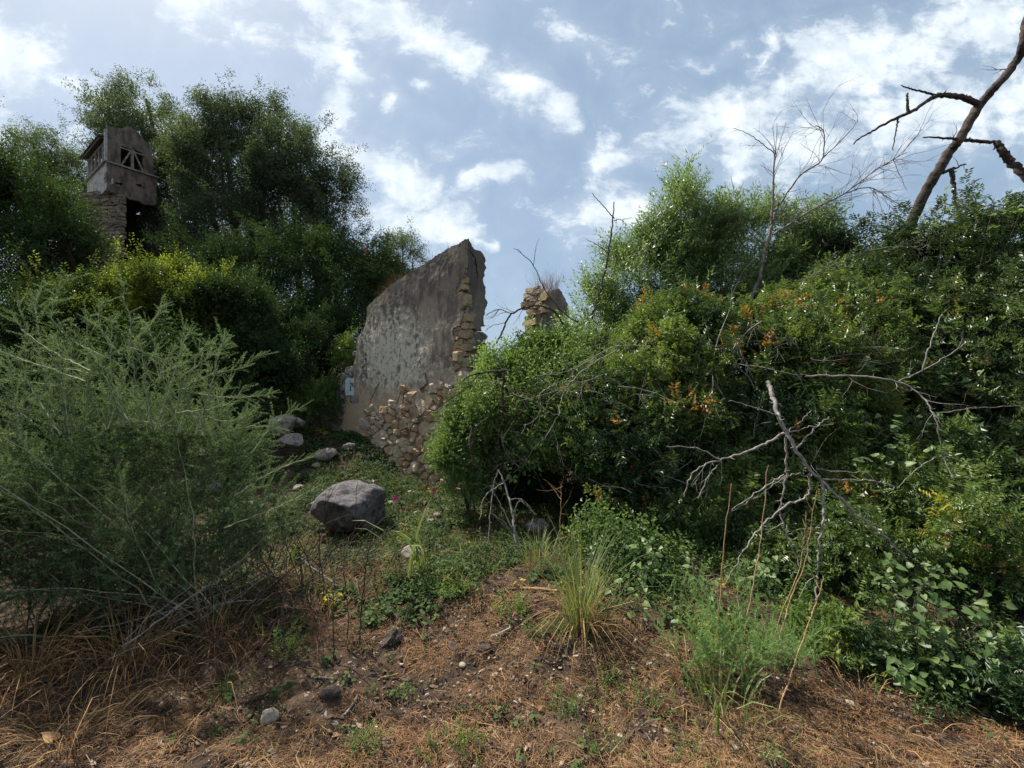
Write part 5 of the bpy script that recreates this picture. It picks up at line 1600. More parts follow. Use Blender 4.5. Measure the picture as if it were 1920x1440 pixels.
dead('dead_branch', 'arching bare grey twigs fanning over the overhanging bush', 'dead branch', (b11[0], b11[1], Hs(b11[0], b11[1])), M['dead'], [
    ('branch', [([(1160, 655, 4.25), (1100, 690, 4.15), (1060, 730, 4.15), (1045, 780, 4.05), (1020, 825, 4.05)], .007, .003, dict(twig=5, tl=.35, tr=.003, bend=(0, 0, -.4))),
                ([(1140, 700, 4.25), (1080, 720, 4.15), (1020, 740, 4.15), (965, 755, 4.15)], .005, .002, dict(twig=3, tl=.25, tr=.002, bend=(0, 0, -.4)))]),
    ('branch', [([(1220, 650, 4.25), (1150, 650, 4.25), (1100, 680, 4.25), (1050, 700, 4.25), (1000, 705, 4.25)], .006, .003, dict(twig=5, tl=.35, tr=.003, bend=(0, 0, -.5)))]),
    ('branch', [([(1040, 720, 4.15), (1012, 740, 4.05), (1015, 765, 4.05), (1000, 790, 4.05), (982, 797, 4.05)], .006, .002, dict(twig=2, tl=.2, tr=.002)), ([(1060, 725, 4.15), (1030, 750, 4.15), (1020, 780, 4.15)], .004, .002, {}),
                ([(1005, 760, 4.05), (1050, 780, 4.05), (1090, 790, 4.05)], .003, .002, {})]),
])
b12 = P(1120, 640, 6.2)
dead('dead_sapling', 'thin dark bare sapling forking upward left of the olive tree', 'dead tree', (b12[0], b12[1], Hs(b12[0], b12[1])), M['dead_dark'], [
    ('trunk', [([(1150, 780, 6.0), (1130, 680, 6.1), (1105, 620, 6.2), (1122, 560, 6.2), (1138, 490, 6.2), (1147, 430, 6.2), (1152, 378, 6.2)], .026, .007, dict(knots=6, wig=.005))]),
    ('branch', [([(1152, 410, 6.2), (1130, 385, 6.2), (1110, 362, 6.2)], .008, .004, dict(knots=4)), ([(1150, 413, 6.2), (1170, 411, 6.2), (1186, 409, 6.2)], .005, .003, {}), ([(1140, 475, 6.2), (1118, 458, 6.2), (1098, 448, 6.2)], .006, .003, {})]),
    ('branch', [([(1103, 613, 6.2), (1060, 590, 6.1), (1020, 540, 6.1), (1002, 500, 6.1), (975, 472, 6.1), (962, 466, 6.1)], .010, .003, dict(twig=2, tl=.2, tr=.003)), ([(1000, 498, 6.1), (1004, 470, 6.1), (1010, 448, 6.1)], .005, .002, {})]),
])
b13 = P(960, 620, 5.6)
dead('dead_branch', 'curved dark dead limb reaching left in front of the broken pillar', 'dead branch', (b13[0], b13[1], Hs(b13[0], b13[1])), M['dead_dark'], [
    ('limb', [([(1070, 640, 5.8), (1045, 590, 5.7), (1020, 576, 5.6), (1000, 573, 5.6), (975, 580, 5.6), (955, 593, 5.6), (945, 615, 5.6), (930, 645, 5.6)], .013, .011, dict(knots=8, wig=.004, twig=5, tl=.3, tr=.004))]),
    ('branch', [([(958, 588, 5.6), (935, 580, 5.6), (912, 590, 5.6)], .006, .004, dict(twig=6, tl=.25, tr=.003)), ([(950, 605, 5.6), (925, 610, 5.6), (910, 620, 5.6)], .004, .002, dict(twig=3, tl=.2, tr=.002))]),
])
# fallen stick with root clump, thin saplings in the foreground
b14 = P(700, 1180, 2.9)
dead('fallen_branch', 'straight grey stick leaning onto a dark root stump left of centre', 'dead branch', (b14[0], b14[1], Hs(b14[0], b14[1])), M['dead'], [
    ('branch', [([(560, 1045, 3.3), (620, 1090, 3.15), (680, 1130, 3.0), (728, 1165, 2.85)], .006, .010, dict(knots=4, wig=.003)), ([(728, 1165, 2.85), (770, 1160, 2.85), (792, 1158, 2.85)], .010, .006, dict(knots=4)),
                ([(730, 1165, 2.85), (760, 1172, 2.8), (700, 1200, 2.7)], .012, .010, dict(knots=6)), ([(728, 1165, 2.85), (700, 1140, 2.9), (745, 1120, 2.9)], .005, .002, {})])])
for k, (e, r_, lab) in enumerate([
        ([(566, 1152, 2.95), (566, 1090, 2.95), (562, 1045, 2.95), (560, 1025, 2.95)], .010, 'thick short dark bare stem left of the leaning stick'),
        ([(625, 1228, 2.45), (625, 1150, 2.45), (628, 1090, 2.45), (632, 1060, 2.45)], .0045, 'thin dark bare stem nearest the leaning stick on its left'),
        ([(651, 1226, 2.5), (652, 1160, 2.5), (648, 1100, 2.5), (644, 1075, 2.5)], .0045, 'second thin dark bare stem crossing the leaning stick'),
        ([(674, 1222, 2.5), (676, 1150, 2.5), (684, 1080, 2.5), (690, 1040, 2.5), (700, 990, 2.5)], .006, 'tallest dark bare stem with purple buds at the leaning stick')]):
    q = P(*e[0])
    root = empty('bare_stem', (q[0], q[1], Hs(q[0], q[1])), lab, 'stem')
    g = Geo()
    e2 = [(e[0][0], e[0][1] + 25, e[0][2])] + e
    px_branch(g, e2, r_, r_ * .45, twig=5, tl=.14, tr=.0016, depth=0, wig=.003)
    g.build('stalk', M['dead_dark'], root)

for k, (e, r_, lab) in enumerate([
        ([(1345, 1240, 2.3), (1350, 1130, 2.35), (1358, 1020, 2.4), (1372, 905, 2.45)], .0042, 'leftmost tall dry reddish cane in the fennel'),
        ([(1395, 1200, 2.3), (1415, 1080, 2.35), (1430, 980, 2.4), (1440, 872, 2.45)], .0042, 'tall dry reddish cane second from the left in the fennel'),
        ([(1455, 1240, 2.2), (1480, 1130, 2.3), (1510, 1050, 2.35), (1530, 920, 2.4)], .004, 'slanting dry cane right of the fennel plume'),
        ([(1460, 1340, 2.0), (1495, 1230, 2.1), (1530, 1130, 2.2), (1545, 1080, 2.25)], .004, 'dark slanting stalk rising from the litter at the right of the fennel'),
        ([(1450, 1200, 2.35), (1500, 1060, 2.4), (1508, 1010, 2.4), (1512, 960, 2.4)], .0032, 'thin pale dry cane between two thicker ones')]):
    q = P(*e[0])
    root = empty('dry_cane', (q[0], q[1], Hs(q[0], q[1])), lab, 'cane')
    g = Geo()
    px_branch(g, [(e[0][0] - 6, e[0][1] + 130, e[0][2])] + e, r_, r_ * .5, twig=2, tl=.12, tr=.0015, depth=0, wig=.002, knots=4)
    g.build('stalk', M['cane'], root)
# thin pale stalk near centre
q = P(1050, 1080, 3.3)
root = empty('dry_stalk', (q[0], q[1], Hs(q[0], q[1])), 'thin pale forked stalk standing in the shrub right of centre', 'stem')
g = Geo()
px_branch(g, [(1055, 1100, 3.3), (1050, 1000, 3.3), (1052, 930, 3.3), (1053, 905, 3.3)], .004, .002, twig=6, tl=.2, tr=.0016, depth=0)
g.build('stalk', M['cane'], root)

# ---------------------------------------------------------------- grass, fennel, blades
def blades(g, x, y, n, hmin, hmax, w, lean=.5, spread=.05, tint=(.4, .3), z=None, droop=.6, bias=(0, 0)):
    for k in range(n):
        a = rng.uniform(0, 2 * math.pi)
        r_ = abs(rng.normal(0, spread))
        bx, by = x + math.cos(a) * r_, y + math.sin(a) * r_
        bz = (Hs(bx, by) if z is None else z) - .01
        h = rng.uniform(hmin, hmax)
        out_ = np.array([math.cos(a) + bias[0], math.sin(a) + bias[1], 0]) * lean * rng.uniform(.3, 1.3)
        ts = np.array([0, .3, .6, .85, 1.0])
        pts = np.array([bx, by, bz]) + np.stack([out_ * t_ ** 1.7 * h for t_ in ts]) + np.array([0, 0, 1]) * (ts * h - droop * h * ts ** 3 * .35 * np.linalg.norm(out_) * 2)[:, None]
        s = unit(np.cross(np.array([0, 0, 1.]), np.array([math.cos(a), math.sin(a), 0])) + rng.normal(0, .5, 3))
        ww = w * np.array([.7, 1, .8, .45, .05])[:, None] * .5
        V = np.vstack([pts - s * ww, pts + s * ww])
        Q = [(i, i + 1, i + 6, i + 5) for i in range(4)]
        g.put(V, Q=Q, tint=np.clip(rng.normal(tint[0], tint[1]), 0, 1), tip=0.0)

def grass(name, label, x, y, n, h0, h1, w, mat='grass', cat='grass', **kw):
    root = empty(name, (x, y, Hs(x, y)), label, cat)
    g = Geo()
    blades(g, x, y, n, h0, h1, w, **kw)
    g.build('blades', M[mat], root, kind='stuff')
    return root
q = P(1090, 1225, 2.65)
tus = grass('grass_tussock', 'tall green grass tussock standing right of the litter patch', q[0], q[1], 190, .25, .80, .0042, lean=.5, spread=.075, tint=(.45, .3))
g = Geo(); blades(g, q[0], q[1], 150, .2, .55, .004, lean=.9, spread=.07, tint=(.6, .2), droop=1.4)
g.build('dry_blades', M['straw'], tus, kind='stuff')
for k, (px, py, d, n, h0, h1, w, lab, mt) in enumerate([
        (765, 1145, 3.1, 7, .55, .80, .020, 'clump of long pale green sword leaves arching behind the litter', 'grass'),
        (800, 1130, 3.2, 6, .5, .70, .018, 'small clump of arching sword leaves right behind the larger clump', 'grass'),
        (1345, 1330, 2.05, 60, .15, .36, .008, 'broad bladed grass clump at the foot of the canes', 'grass'),
        (1010, 1080, 3.5, 60, .2, .4, .006, 'yellowish grass fringe behind the tussock', 'grass'),
        (240, 1255, 2.4, 110, .2, .5, .005, 'golden dry grass under the feathery bush', 'straw'),
        (60, 1250, 2.3, 110, .2, .55, .005, 'straw coloured grass at the far left under the feathery bush', 'straw'),
        (400, 1190, 2.6, 90, .15, .4, .004, 'sprawling yellow stems right of the golden grass', 'straw'),
        (130, 1365, 1.9, 90, .12, .32, .004, 'flattened pale straw tuft at the lower left corner', 'straw'),
        (1290, 1280, 2.3, 70, .1, .26, .004, 'dry tan grass between tussock and fennel', 'straw'),
        (1620, 1330, 2.1, 60, .1, .22, .004, 'sparse dry grass below the yellowish sprays', 'straw')]):
    q = P(px, py, d)
    grass('grass_clump', lab, q[0], q[1], n, h0, h1, w, mt, lean=.55 if mt == 'grass' else 1.0, spread=.03 if n < 20 else .16, tint=(.45, .25), droop=1.0)

def fennel(label, px, py, d, n, h0, h1):
    q = P(px, py, d)
    root = empty('fennel', (q[0], q[1], Hs(q[0], q[1])), label, 'plant')
    gs, gl = Geo(), Geo()
    pos, dirs, sc = [], [], []
    for k in range(n):
        a = rng.uniform(0, 2 * math.pi)
        b0 = np.array([q[0] + rng.normal(0, .06), q[1] + rng.normal(0, .05), 0]); b0[2] = Hs(b0[0], b0[1])
        h = rng.uniform(h0, h1)
        dd = unit(np.array([math.cos(a) * .45, math.sin(a) * .3, 1]))
        pts = smooth_path([b0, b0 + dd * h * .5, b0 + dd * h + np.array([math.cos(a), math.sin(a), 0]) * h * .25], 6, .004)
        tube(gs, pts, np.linspace(.0035, .0012, len(pts)), 4, tint=.5, tip=0.)
        for j in range(4, len(pts)):
            for _ in range(3):
                td = unit(pts[min(j + 1, len(pts) - 1)] - pts[j - 1])
                pos.append(pts[j]); dirs.append(unit(td * .7 + rand_perp(td) + np.array([0, 0, .3]))); sc.append(rng.uniform(.22, .6))
    scatter(gl, TM['needles'], pos, dirs, np.array(sc), np.clip(rng.normal(.5, .2, len(pos)), 0, 1), np.zeros(len(pos)))
    gs.build('stems', M['fennel'], root)
    gl.build('leaves', M['fennel'], root, kind='stuff')
fennel('feathery bright green fennel plant among the dry canes', 1395, 1265, 2.2, 13, .25, .62)
fennel('smaller fennel tuft left of the main one', 1300, 1235, 2.35, 9, .15, .32)
fennel('low fennel tuft right of the main one', 1480, 1250, 2.3, 8, .15, .36)

# ---------------------------------------------------------------- gladiolus flowers
for (px, py, d, lab) in ((744, 934, 4.4, 'magenta wild gladiolus flower right of the boulder'), (816, 919, 4.9, 'pale pink flower near the foot of the wall')):
    q = P(px, py, d)
    root = empty('wild_flower', (q[0] + .08, q[1], Hs(q[0], q[1])), lab, 'flower')
    g = Geo()
    tube(g, smooth_path([np.array([q[0] + .1, q[1], Hs(q[0], q[1])]), q + np.array([.05, 0, -.08]), q], 6), .003, 4, tint=.4, tip=0.)
    g.build('stem', M['herb'], root)
    for k in range(6):
        a = k * math.pi / 3
        dv = unit(np.array([math.cos(a) - .4, -.5, math.sin(a)]))
        nn = unit(np.cross(dv, np.array([0, 1., .1])))
        V = [q, q + dv * .028 + nn * .010, q + dv * .045, q + dv * .028 - nn * .010]
        add('petal', V, [np.array([(0, 1, 2, 3)])], M['petal'], root)

# ---------------------------------------------------------------- weeds on top of the walls
def wall_weeds(label, pts, n, h, mat='straw'):
    root = empty('dry_weeds', tuple(pts[0]), label, 'weeds')
    g = Geo()
    for k in range(n):
        i = rng.integers(len(pts) - 1); f_ = rng.random()
        b = pts[i] * (1 - f_) + pts[i + 1] * f_ + np.array([rng.normal(0, .05), rng.uniform(0, .3), 0])
        grow(g, b, np.array([rng.normal(0, .35), rng.normal(0, .3), 1]), h * rng.uniform(.4, 1.1), .0032, 1, 4, .15, 4, .6, sides=3)
    Vn = g.n
    g.A = {'tint': [rng.uniform(.3, 1, Vn)], 'tip': [np.zeros(Vn)]}
    g.build('stalks', M[mat], root, kind='stuff')
def on(fc, px, py, off=-.2):
    u, z = fc.px(px, py)
    return np.array(fc.w(u, off, z))
wall_weeds('tan dry weeds on the lower left shoulder of the ruined wall', [on(main, 704, 566), on(main, 735, 536)], 110, .30)
wall_weeds('sparse tall weed stalks on the sloping top of the ruined wall', [on(main, 760, 520), on(main, 850, 466)], 26, .36)
wall_weeds('dry grass stalks standing on the broken pillar', [on(pr, 1014, 549, -.15), on(pr, 1052, 549, -.15)], 90, .5)

# ---------------------------------------------------------------- ground cover and litter
TM['herb'] = []
for _ in range(6):
    V, Q, T = [], [], []
    for i in range(7):
        a = rng.uniform(0, 6.28); r_ = rng.uniform(.01, .045); h = rng.uniform(.02, .07)
        c = np.array([math.cos(a) * r_, math.sin(a) * r_, h]); n = unit(np.array([math.cos(a) * .4, math.sin(a) * .4, 1]) + rng.normal(0, .25, 3))
        d = unit(np.array([math.cos(a), math.sin(a), 0]) - n * (math.cos(a) * n[0] + math.sin(a) * n[1]))
        s = np.cross(n, d); l = rng.uniform(.010, .018)
        k = len(V)
        V += [c - d * l, c - d * l * .35 + s * l * .9, c + d * l * .9 + s * l * .35, c + d * l * 1.0]
        V += [c - d * l, c + d * l * 1.0, c + d * l * .9 - s * l * .35, c - d * l * .35 - s * l * .9]
        Q += [(k, k + 1, k + 2, k + 3), (k + 4, k + 5, k + 6, k + 7)]
        T += [.3 + h * 8] * 8
    TM['herb'].append((np.array(V), np.array(Q), np.array(T)))

def ground_px(x, y):
    z = H(x, y, False)
    return 960 + x / y * F, 720 + (EYE - z) / y * F
# the bare litter patch, seen in plan
def bare(x, y):
    """1 inside the brown litter patch, 0 in the green"""
    front = np.interp(x, [-2.4, -1.7, -1.2, -.6, -.1, .35, .7, 1.1, 1.6, 2.4], [2.0, 2.35, 2.65, 2.85, 3.15, 3.1, 2.65, 2.35, 2.1, 1.9])
    nz = (fbm(np.stack([x * 2.2, y * 2.2, 0 * x], -1), 3, 41) - .5) * .9
    return 1 - sm((y - front + nz) / .22 + .5)
def cover(label, n, xr, yr, tm, mat, scale, tint, tipthr, dens, name='ground_cover', up=1.0):
    x = rng.uniform(*xr, n); y = rng.uniform(*yr, n)
    pr_ = dens(x, y)
    cl_ = fbm(np.stack([x * 3.5, y * 3.5, 0 * x], -1), 3, 60)
    ok = rng.random(n) < pr_ * np.clip((cl_ - .43) * 8, 0.03, 1)
    x, y = x[ok], y[ok]
    pos = np.stack([x, y, H(x, y) - .004], -1)
    dirs = np.stack([rng.normal(0, .3, len(x)), rng.normal(-.1, .3, len(x)), np.full(len(x), up)], -1)
    tn = fbm(pos * 2.6 + 9, 2, 77)
    scatter_build(name, tm, mat, None, pos, dirs, scale * rng.uniform(.6, 1.5, len(x)), np.clip(tint + (tn - .5) * 1.4 + rng.normal(0, .12, len(x)), 0, 1),
            np.clip((tn - tipthr) * 12, 0, 1) * (rng.random(len(x)) < .35), label=label)
green = lambda x, y: 1 - bare(x, y)
cover('low round leaved weeds covering the ground behind the litter', 15000, (-3.0, 2.2), (2.6, 5.3), 'herb', 'herb', .72, .4, .60, lambda x, y: green(x, y))
cover('small leaved weeds on the rubble slope before the wall', 24000, (-4.2, .2), (4.4, 8.4), 'herb', 'herb', .85, .25, .68, lambda x, y: green(x, y) * .8)
cover('short twiggy herbs between boulder and litter', 4200, (-2.8, 1.4), (2.9, 6.6), 'small', 'herb', .8, .35, .70, lambda x, y: green(x, y) * .8)
cover('scattered seedlings in the brown litter', 900, (-1.6, 2.6), (1.5, 3.2), 'herb', 'herb', .6, .6, .8, lambda x, y: np.full(len(x), .35))
cover('tangled green undergrowth under the right hand bushes', 8500, (.7, 4.2), (1.9, 5.5), 'small', 'broad', .75, .25, .9, lambda x, y: green(x, y) * .9)

# fine grass and dead stalks woven through the weeds
g = Geo()
gd = Geo()
for k in range(1700):
    x, y = rng.uniform(-2.8, 1.6), rng.uniform(2.9, 6.6)
    if bare(np.array([x]), np.array([y]))[0] > .4: continue
    blades(g if k % 3 else gd, x, y, 7, .06, .22, .0035, lean=.8, spread=.05, tint=(.3, .3), droop=1.0)
g.build('wild_grass', M['grass'], kind='stuff', label='thin green grass woven through the weeds around the boulder')
gd.build('dead_grass', M['straw'], kind='stuff', label='thin dead grass woven through the weeds around the boulder')
# needles and straw
def litter(name, label, n, xr, yr, lmin, lmax, w, dens, tint, mat='straw', lift=.02, tipfrac=.2):
    x = rng.uniform(*xr, n); y = yr[0] + (yr[1] - yr[0]) * rng.random(n) ** 1.25
    clump = fbm(np.stack([x * 4, y * 4, 0 * x], -1), 3, 90)
    ok = rng.random(n) < dens(x, y) * np.clip((clump - .42) * 6, .08, 1)
    x, y, clump = x[ok], y[ok], clump[ok]
    n = len(x)
    z = H(x, y) + rng.random(n) ** 2 * lift + .002
    flow = fbm(np.stack([x * 1.3, y * 1.3, 0 * x], -1), 2, 95) * 9
    a = flow + rng.normal(0, .9, n)
    L = rng.uniform(lmin, lmax, n)
    cur = rng.normal(0, .5, n)
    p0 = np.stack([x, y, z], -1)
    el = rng.normal(.08, .25, n)
    d0 = np.stack([np.cos(a) * np.cos(el), np.sin(a) * np.cos(el), np.sin(el)], -1)
    d1 = np.stack([np.cos(a + cur), np.sin(a + cur), -np.sin(el) * .6], -1)
    p1 = p0 + d0 * (L * .5)[:, None]
    p2 = p1 + d1 * (L * .5)[:, None]
    for q_ in (p1, p2):
        q_[:, 2] = np.maximum(q_[:, 2], H(q_[:, 0], q_[:, 1]) + .001)
    s = np.stack([-np.sin(a), np.cos(a), rng.normal(0, .5, n)], -1)
    s = unit(s) * (w * rng.uniform(.6, 1.3, n))[:, None] / 2
    V = np.stack([p0 - s, p0 + s, p1 - s, p1 + s, p2 - s * .5, p2 + s * .5], 1)
    k = (np.arange(n) * 6)[:, None, None]
    Q = (np.array([[0, 1, 3, 2], [2, 3, 5, 4]])[None] + k).reshape(-1, 4)
    ti = np.clip(tint + (clump - .5) * 1.2 + rng.normal(0, .2, n), 0, 1)
    tp = (rng.random(n) < tipfrac) * rng.uniform(.4, 1, n)
    add(name, V.reshape(-1, 3), [Q], M[mat], attrs={'tint': np.repeat(ti, 6), 'tip': np.repeat(tp, 6)}, kind='stuff', label=label)
litter('fallen_needles', 'orange brown dry needles and grass lying on the soil', 175000, (-3.0, 3.3), (1.35, 3.9), .012, .055, .0019, lambda x, y: np.maximum(bare(x, y), .25), .22, tipfrac=.35)
litter('dry_straw', 'longer tan straw strewn over the soil', 5200, (-3.4, 3.4), (1.35, 4.2), .06, .20, .0020, lambda x, y: np.maximum(bare(x, y), .4) * .9, .62, lift=.035, tipfrac=.1)

g = Geo()
for k in range(420):
    x, y = rng.uniform(-3.1, -.9), rng.uniform(1.9, 3.4)
    if bare(np.array([x]), np.array([y]))[0] > .6: continue
    blades(g, x, y, 6, .08, .3, .003, lean=1.0, spread=.06, tint=(.35, .3), droop=1.3)
g.build('dry_stalks', M['straw'], kind='stuff', label='tangle of dry yellow brown stalks under the feathery bush')
g = Geo()
for k in range(260):
    x, y = rng.uniform(.6, 3.0), rng.uniform(1.7, 3.0)
    if bare(np.array([x]), np.array([y]))[0] > .7: continue
    blades(g, x, y, 6, .06, .2, .003, lean=.9, spread=.05, tint=(.25, .3), droop=1.2)
g.build('wild_grass', M['grass'], kind='stuff', label='thin grass at the right edge of the litter patch')
TM['litter'] = []
for _ in range(6):
    V, Q, T = [], [], []
    for i in range(16):
        p_ = np.array([rng.normal(0, .028), rng.normal(0, .028), abs(rng.normal(0, .005)) + .002])
        a = rng.uniform(0, 6.28) if i % 2 else rng.normal(.6, .5)
        l = rng.uniform(.018, .06); w_ = rng.uniform(.0012, .0024)
        for h_ in range(2):
            d = np.array([math.cos(a), math.sin(a), .12 if h_ == 0 else -.15]); s_ = np.array([-math.sin(a), math.cos(a), rng.normal(0, .3)]) * w_ / 2
            k = len(V); e_ = p_ + d * l / 2
            V += [p_ - s_, p_ + s_, e_ + s_ * .7, e_ - s_ * .7]; Q.append((k, k + 1, k + 2, k + 3)); T += [rng.random() * .0 + (i % 5) / 5] * 4
            p_ = e_; a += rng.normal(0, .5)
    V, T = np.array(V), np.array(T)
    TM['litter'].append((V, np.array(Q), T))
n = 15000
x = rng.uniform(-3.1, 3.3, n); y = 1.35 + 2.6 * rng.random(n) ** 1.2
cl_ = fbm(np.stack([x * 4.5, y * 4.5, 0 * x], -1), 3, 91)
ok = rng.random(n) < np.maximum(bare(x, y), .2) * np.clip((cl_ - .45) * 6, .05, 1)
x, y, cl_ = x[ok], y[ok], cl_[ok]
scatter_build('needle_mat', 'litter', 'straw', None, np.stack([x, y, H(x, y) + .001], -1), np.stack([rng.normal(0, .18, len(x)), rng.normal(0, .18, len(x)), np.ones(len(x))], -1),
              rng.uniform(.6, 1.4, len(x)), np.clip(.16 + (cl_ - .5) * 1.2 + rng.normal(0, .13, len(x)), 0, 1), (rng.random(len(x)) < .35) * .8, label='matted fallen needles covering the brown soil')
def chips(name, label, n, xr, yr, smin, smax, mat, flat=.35, dens=None, tint=(.4, .3), elong=2.0):
    x = rng.uniform(*xr, n); y = yr[0] + (yr[1] - yr[0]) * rng.random(n) ** 1.3
    if dens is not None:
        ok = rng.random(n) < dens(x, y); x, y = x[ok], y[ok]; n = len(x)
    V0, T0 = ICO[1]
    s = rng.uniform(smin, smax, n) ** 1.0
    sx = s * rng.uniform(.8, elong, n); sy = s * rng.uniform(.4, 1, n); sz = s * flat * rng.uniform(.6, 1.3, n)
    a = rng.uniform(0, 6.28, n); tl = rng.normal(0, .4, n)
    jit = 1 + rng.normal(0, .22, (n, len(V0), 1))
    V = V0[None] * jit * np.stack([sx, sy, sz], -1)[:, None]
    c, s_ = np.cos(tl)[:, None], np.sin(tl)[:, None]
    V = np.stack([V[..., 0] * c - V[..., 2] * s_, V[..., 1], V[..., 0] * s_ + V[..., 2] * c], -1)
    c, s_ = np.cos(a)[:, None], np.sin(a)[:, None]
    V = np.stack([V[..., 0] * c - V[..., 1] * s_, V[..., 0] * s_ + V[..., 1] * c, V[..., 2]], -1)
    V = V + np.stack([x, y, H(x, y) + sz * .5], -1)[:, None]
    T = (T0[None] + (np.arange(n) * len(V0))[:, None, None]).reshape(-1, 3)
    add(name, V.reshape(-1, 3), [T], M[mat], attrs={'tint': np.repeat(np.clip(rng.normal(tint[0], tint[1], n), 0, 1), len(V0))}, kind='stuff', label=label)
chips('bark_chips', 'dark and pale wood chips scattered on the soil', 14000, (-2.8, 3.0), (1.35, 3.7), .003, .014, 'chips', dens=bare, tint=(.32, .3))
chips('gravel', 'fine pale grit and small clods on the soil', 5200, (-2.8, 3.0), (1.35, 3.2), .0018, .006, 'chips', flat=.8, tint=(.62, .3), elong=1.2, dens=bare)

for k in range(34):
    x, y = rng.uniform(-1.3, 2.0), rng.uniform(1.75, 2.9)
    s = rng.uniform(.008, .020)
    rock('small_stone', (x, y), (s * 1.3, s, s * .7), M['grey_rock' if k % 2 else 'pale_rock'], 400 + k, 2, k, 'small stone half buried in the brown litter', 'stone', 'small stones in the litter', sink=.35)
# dry leaves, twigs and weeds one can pick out
leafy = [heart_mesh('leaf', M['straw']) for _ in range(3)]
for (px, py, d, sz, lab) in [(625, 1382, 1.95, .022, 'pinkish dry leaf left of the bottom weeds'), (1010, 1322, 2.1, .020, 'cream oval dead leaf right of the centre of the litter'),
                             (100, 1362, 1.9, .05, 'yellowing broad leaf on the straw at the lower left'), (788, 1135, 2.9, .03, 'yellow fallen leaf behind the root stump'), (1462, 1200, 2.2, .03, 'white dry leaf caught on a cane')]:
    q = P(px, py, d)
    o = bpy.data.objects.new('dead_leaf', leafy[int(rng.integers(3))])
    o.location = (q[0], q[1], Hs(q[0], q[1]) + .012)
    o.rotation_euler = (rng.normal(0, .3) + .4, rng.normal(0, .3), rng.uniform(0, 6))
    o.scale = (sz * 1.4,) * 3
    link(o); tag(o, lab, 'leaf')
for (px, py, d, sz, lab) in [(620, 1300, 2.15, (.055, .035, .03), 'charred dark lump left of the litter centre'), (735, 1195, 2.55, (.07, .045, .045), 'dark root stump at the end of the leaning stick'),
                             (905, 1220, 2.5, (.06, .03, .02), 'dark bark piece in the middle of the litter'), (850, 1215, 2.5, (.05, .03, .022), 'brown bark clod left of the dark bark piece'),
                             (1000, 1180, 2.75, (.05, .03, .025), 'broken pale root piece behind the litter')]:
    q = P(px, py, d)
    rock('bark_lump', q, sz, M['dead_dark'], int(px), 4, px * .01, lab, 'wood', rough=.4, cuts=4, sink=.2)
for k, (px, py, d, L, a, r_, lab) in enumerate([(880, 1325, 2.0, .09, .9, .003, 'short pale stick in the middle of the litter'), (660, 1310, 2.1, .13, 1.4, .006, 'weathered stick standing against the charred lump'),
                                             (930, 1190, 2.6, .2, .5, .007, 'pale root stick behind the litter on the right'), (1000, 1120, 3.0, .35, -.3, .008, 'fallen pale stick beneath the hollow'),
                                             (600, 1240, 2.3, .18, -.05, .004, 'thin horizontal stick by the bare stems'), (1480, 1330, 2.0, .12, .8, .003, 'short light twig under the fennel'), (720, 1255, 2.3, .14, .1, .004, 'dark flat twig under the root stump')]):
    q = P(px, py, d); z = Hs(q[0], q[1]) + r_
    dv = np.array([math.cos(a), math.sin(a), .12])
    p0 = np.array([q[0], q[1], z])
    g = Geo()
    tube(g, smooth_path([p0 - dv * L / 2, p0 + rng.normal(0, .004, 3), p0 + dv * L / 2 + rng.normal(0, .006, 3)], 5, .001), r_, 6)
    g.build('stick', M['dead'] if k % 3 else M['cane'], origin=p0, label=lab, cat='stick', smooth=True)
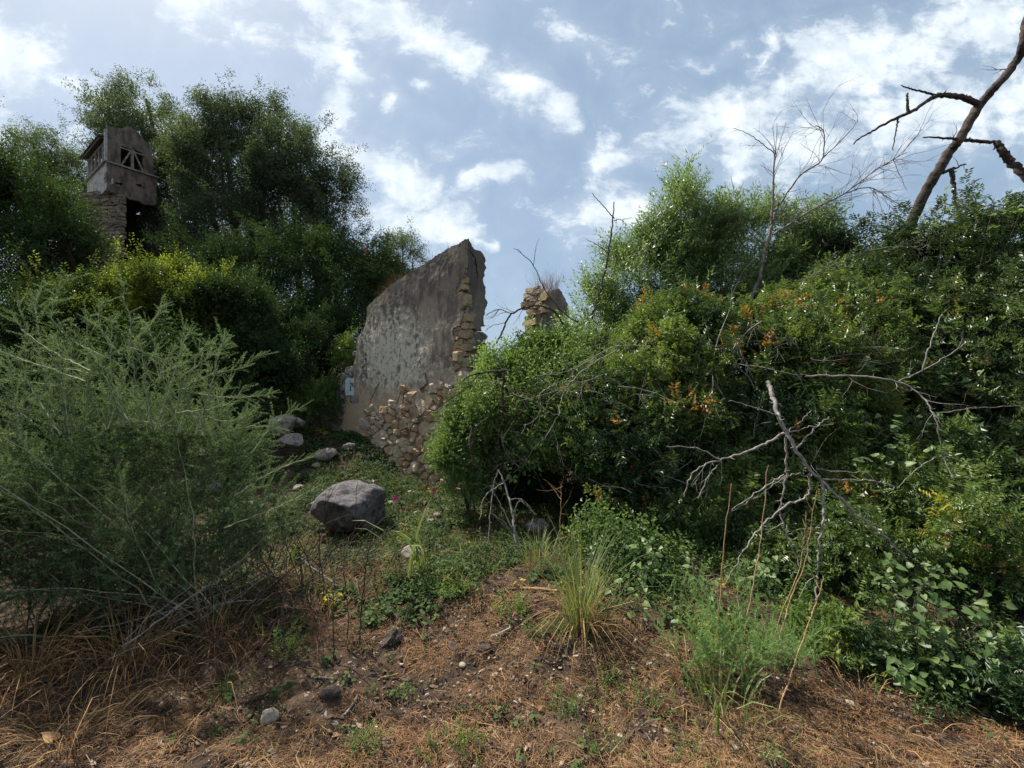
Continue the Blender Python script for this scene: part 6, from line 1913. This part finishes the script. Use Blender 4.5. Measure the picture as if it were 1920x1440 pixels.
for k, (px, py, d, n, s, tm, mt, lab) in enumerate([
        (860, 1160, 2.95, 22, .7, 'small', 'lime', 'yellowish green weed at the top of the litter mound'), (800, 1150, 3.0, 26, .8, 'small', 'broad', 'leafy weed beside the sword leaves'),
        (1060, 1200, 2.6, 24, .7, 'small', 'broad', 'leafy weed at the left foot of the tussock'), (1220, 1330, 2.1, 18, .6, 'small', 'broad', 'low green weed between tussock and grass clump'),
        (1120, 1400, 1.9, 14, .5, 'small', 'lime', 'small yellow green weed at the bottom right of centre'), (430, 1290, 2.2, 16, .6, 'small', 'broad', 'small green weed among the straw at the left'),
        (760, 1290, 2.2, 12, .5, 'small', 'broad', 'small green sprig right of the charred lump'),
        (680, 1400, 1.85, 26, .55, 'small', 'broad', 'leafy green weed at the bottom edge left of centre'), (1062, 1320, 2.1, 24, .55, 'small', 'broad', 'rounded blue green weed right of centre'),
        (875, 1385, 1.9, 20, .5, 'small', 'lime', 'light yellow green weed at the bottom centre'), (965, 1165, 2.8, 26, .7, 'small', 'lime', 'bright green low plant at the back of the litter'),
        (1000, 1205, 2.6, 18, .6, 'small', 'broad', 'small green plant before the pale root piece'), (540, 1215, 2.45, 22, .6, 'small', 'lime', 'bright green rosette at the left of the litter'),
        (925, 1310, 2.1, 9, .4, 'small', 'broad', 'tiny sprig in the middle of the litter'), (1150, 1270, 2.3, 22, .6, 'small', 'broad', 'creeping weed at the right foot of the tussock'),
        (1140, 1300, 2.2, 12, .5, 'small', 'lime', 'short pale sprig below the tussock'), (1280, 1410, 1.85, 14, .5, 'small', 'broad', 'low weed at the bottom right of the litter'),
        (1440, 1425, 1.8, 16, .5, 'small', 'lime', 'small weed at the bottom edge under the canes'), (800, 1425, 1.85, 14, .5, 'small', 'broad', 'small spreading weed at the bottom edge'),
        (1330, 1270, 2.2, 26, .7, 'small', 'lime', 'young leafy stems at the foot of the fennel')]):
    q = P(px, py, d)
    root = empty('weed', (q[0], q[1], Hs(q[0], q[1])), lab, 'weed')
    pos = np.array([q[0], q[1], Hs(q[0], q[1])]) + rng.normal(0, 1, (n, 3)) * np.array([.045, .035, .006])
    dirs = rng.normal(0, 1, (n, 3)) * .6 + np.array([0, 0, 1])
    g = Geo()
    scatter(g, TM[tm], pos, dirs, s * rng.uniform(.7, 1.2, n), np.clip(rng.normal(.5, .2, n), 0, 1), np.zeros(n))
    g.build('leaves', M[mt], root, kind='stuff')
    g = Geo()
    for p_, d_ in zip(pos[:8], dirs[:8]):
        tube(g, np.array([p_, p_ + unit(d_) * s * .14]), [.0018, .0008], 3)
    g.build('stems', M['pale_stem'], root)
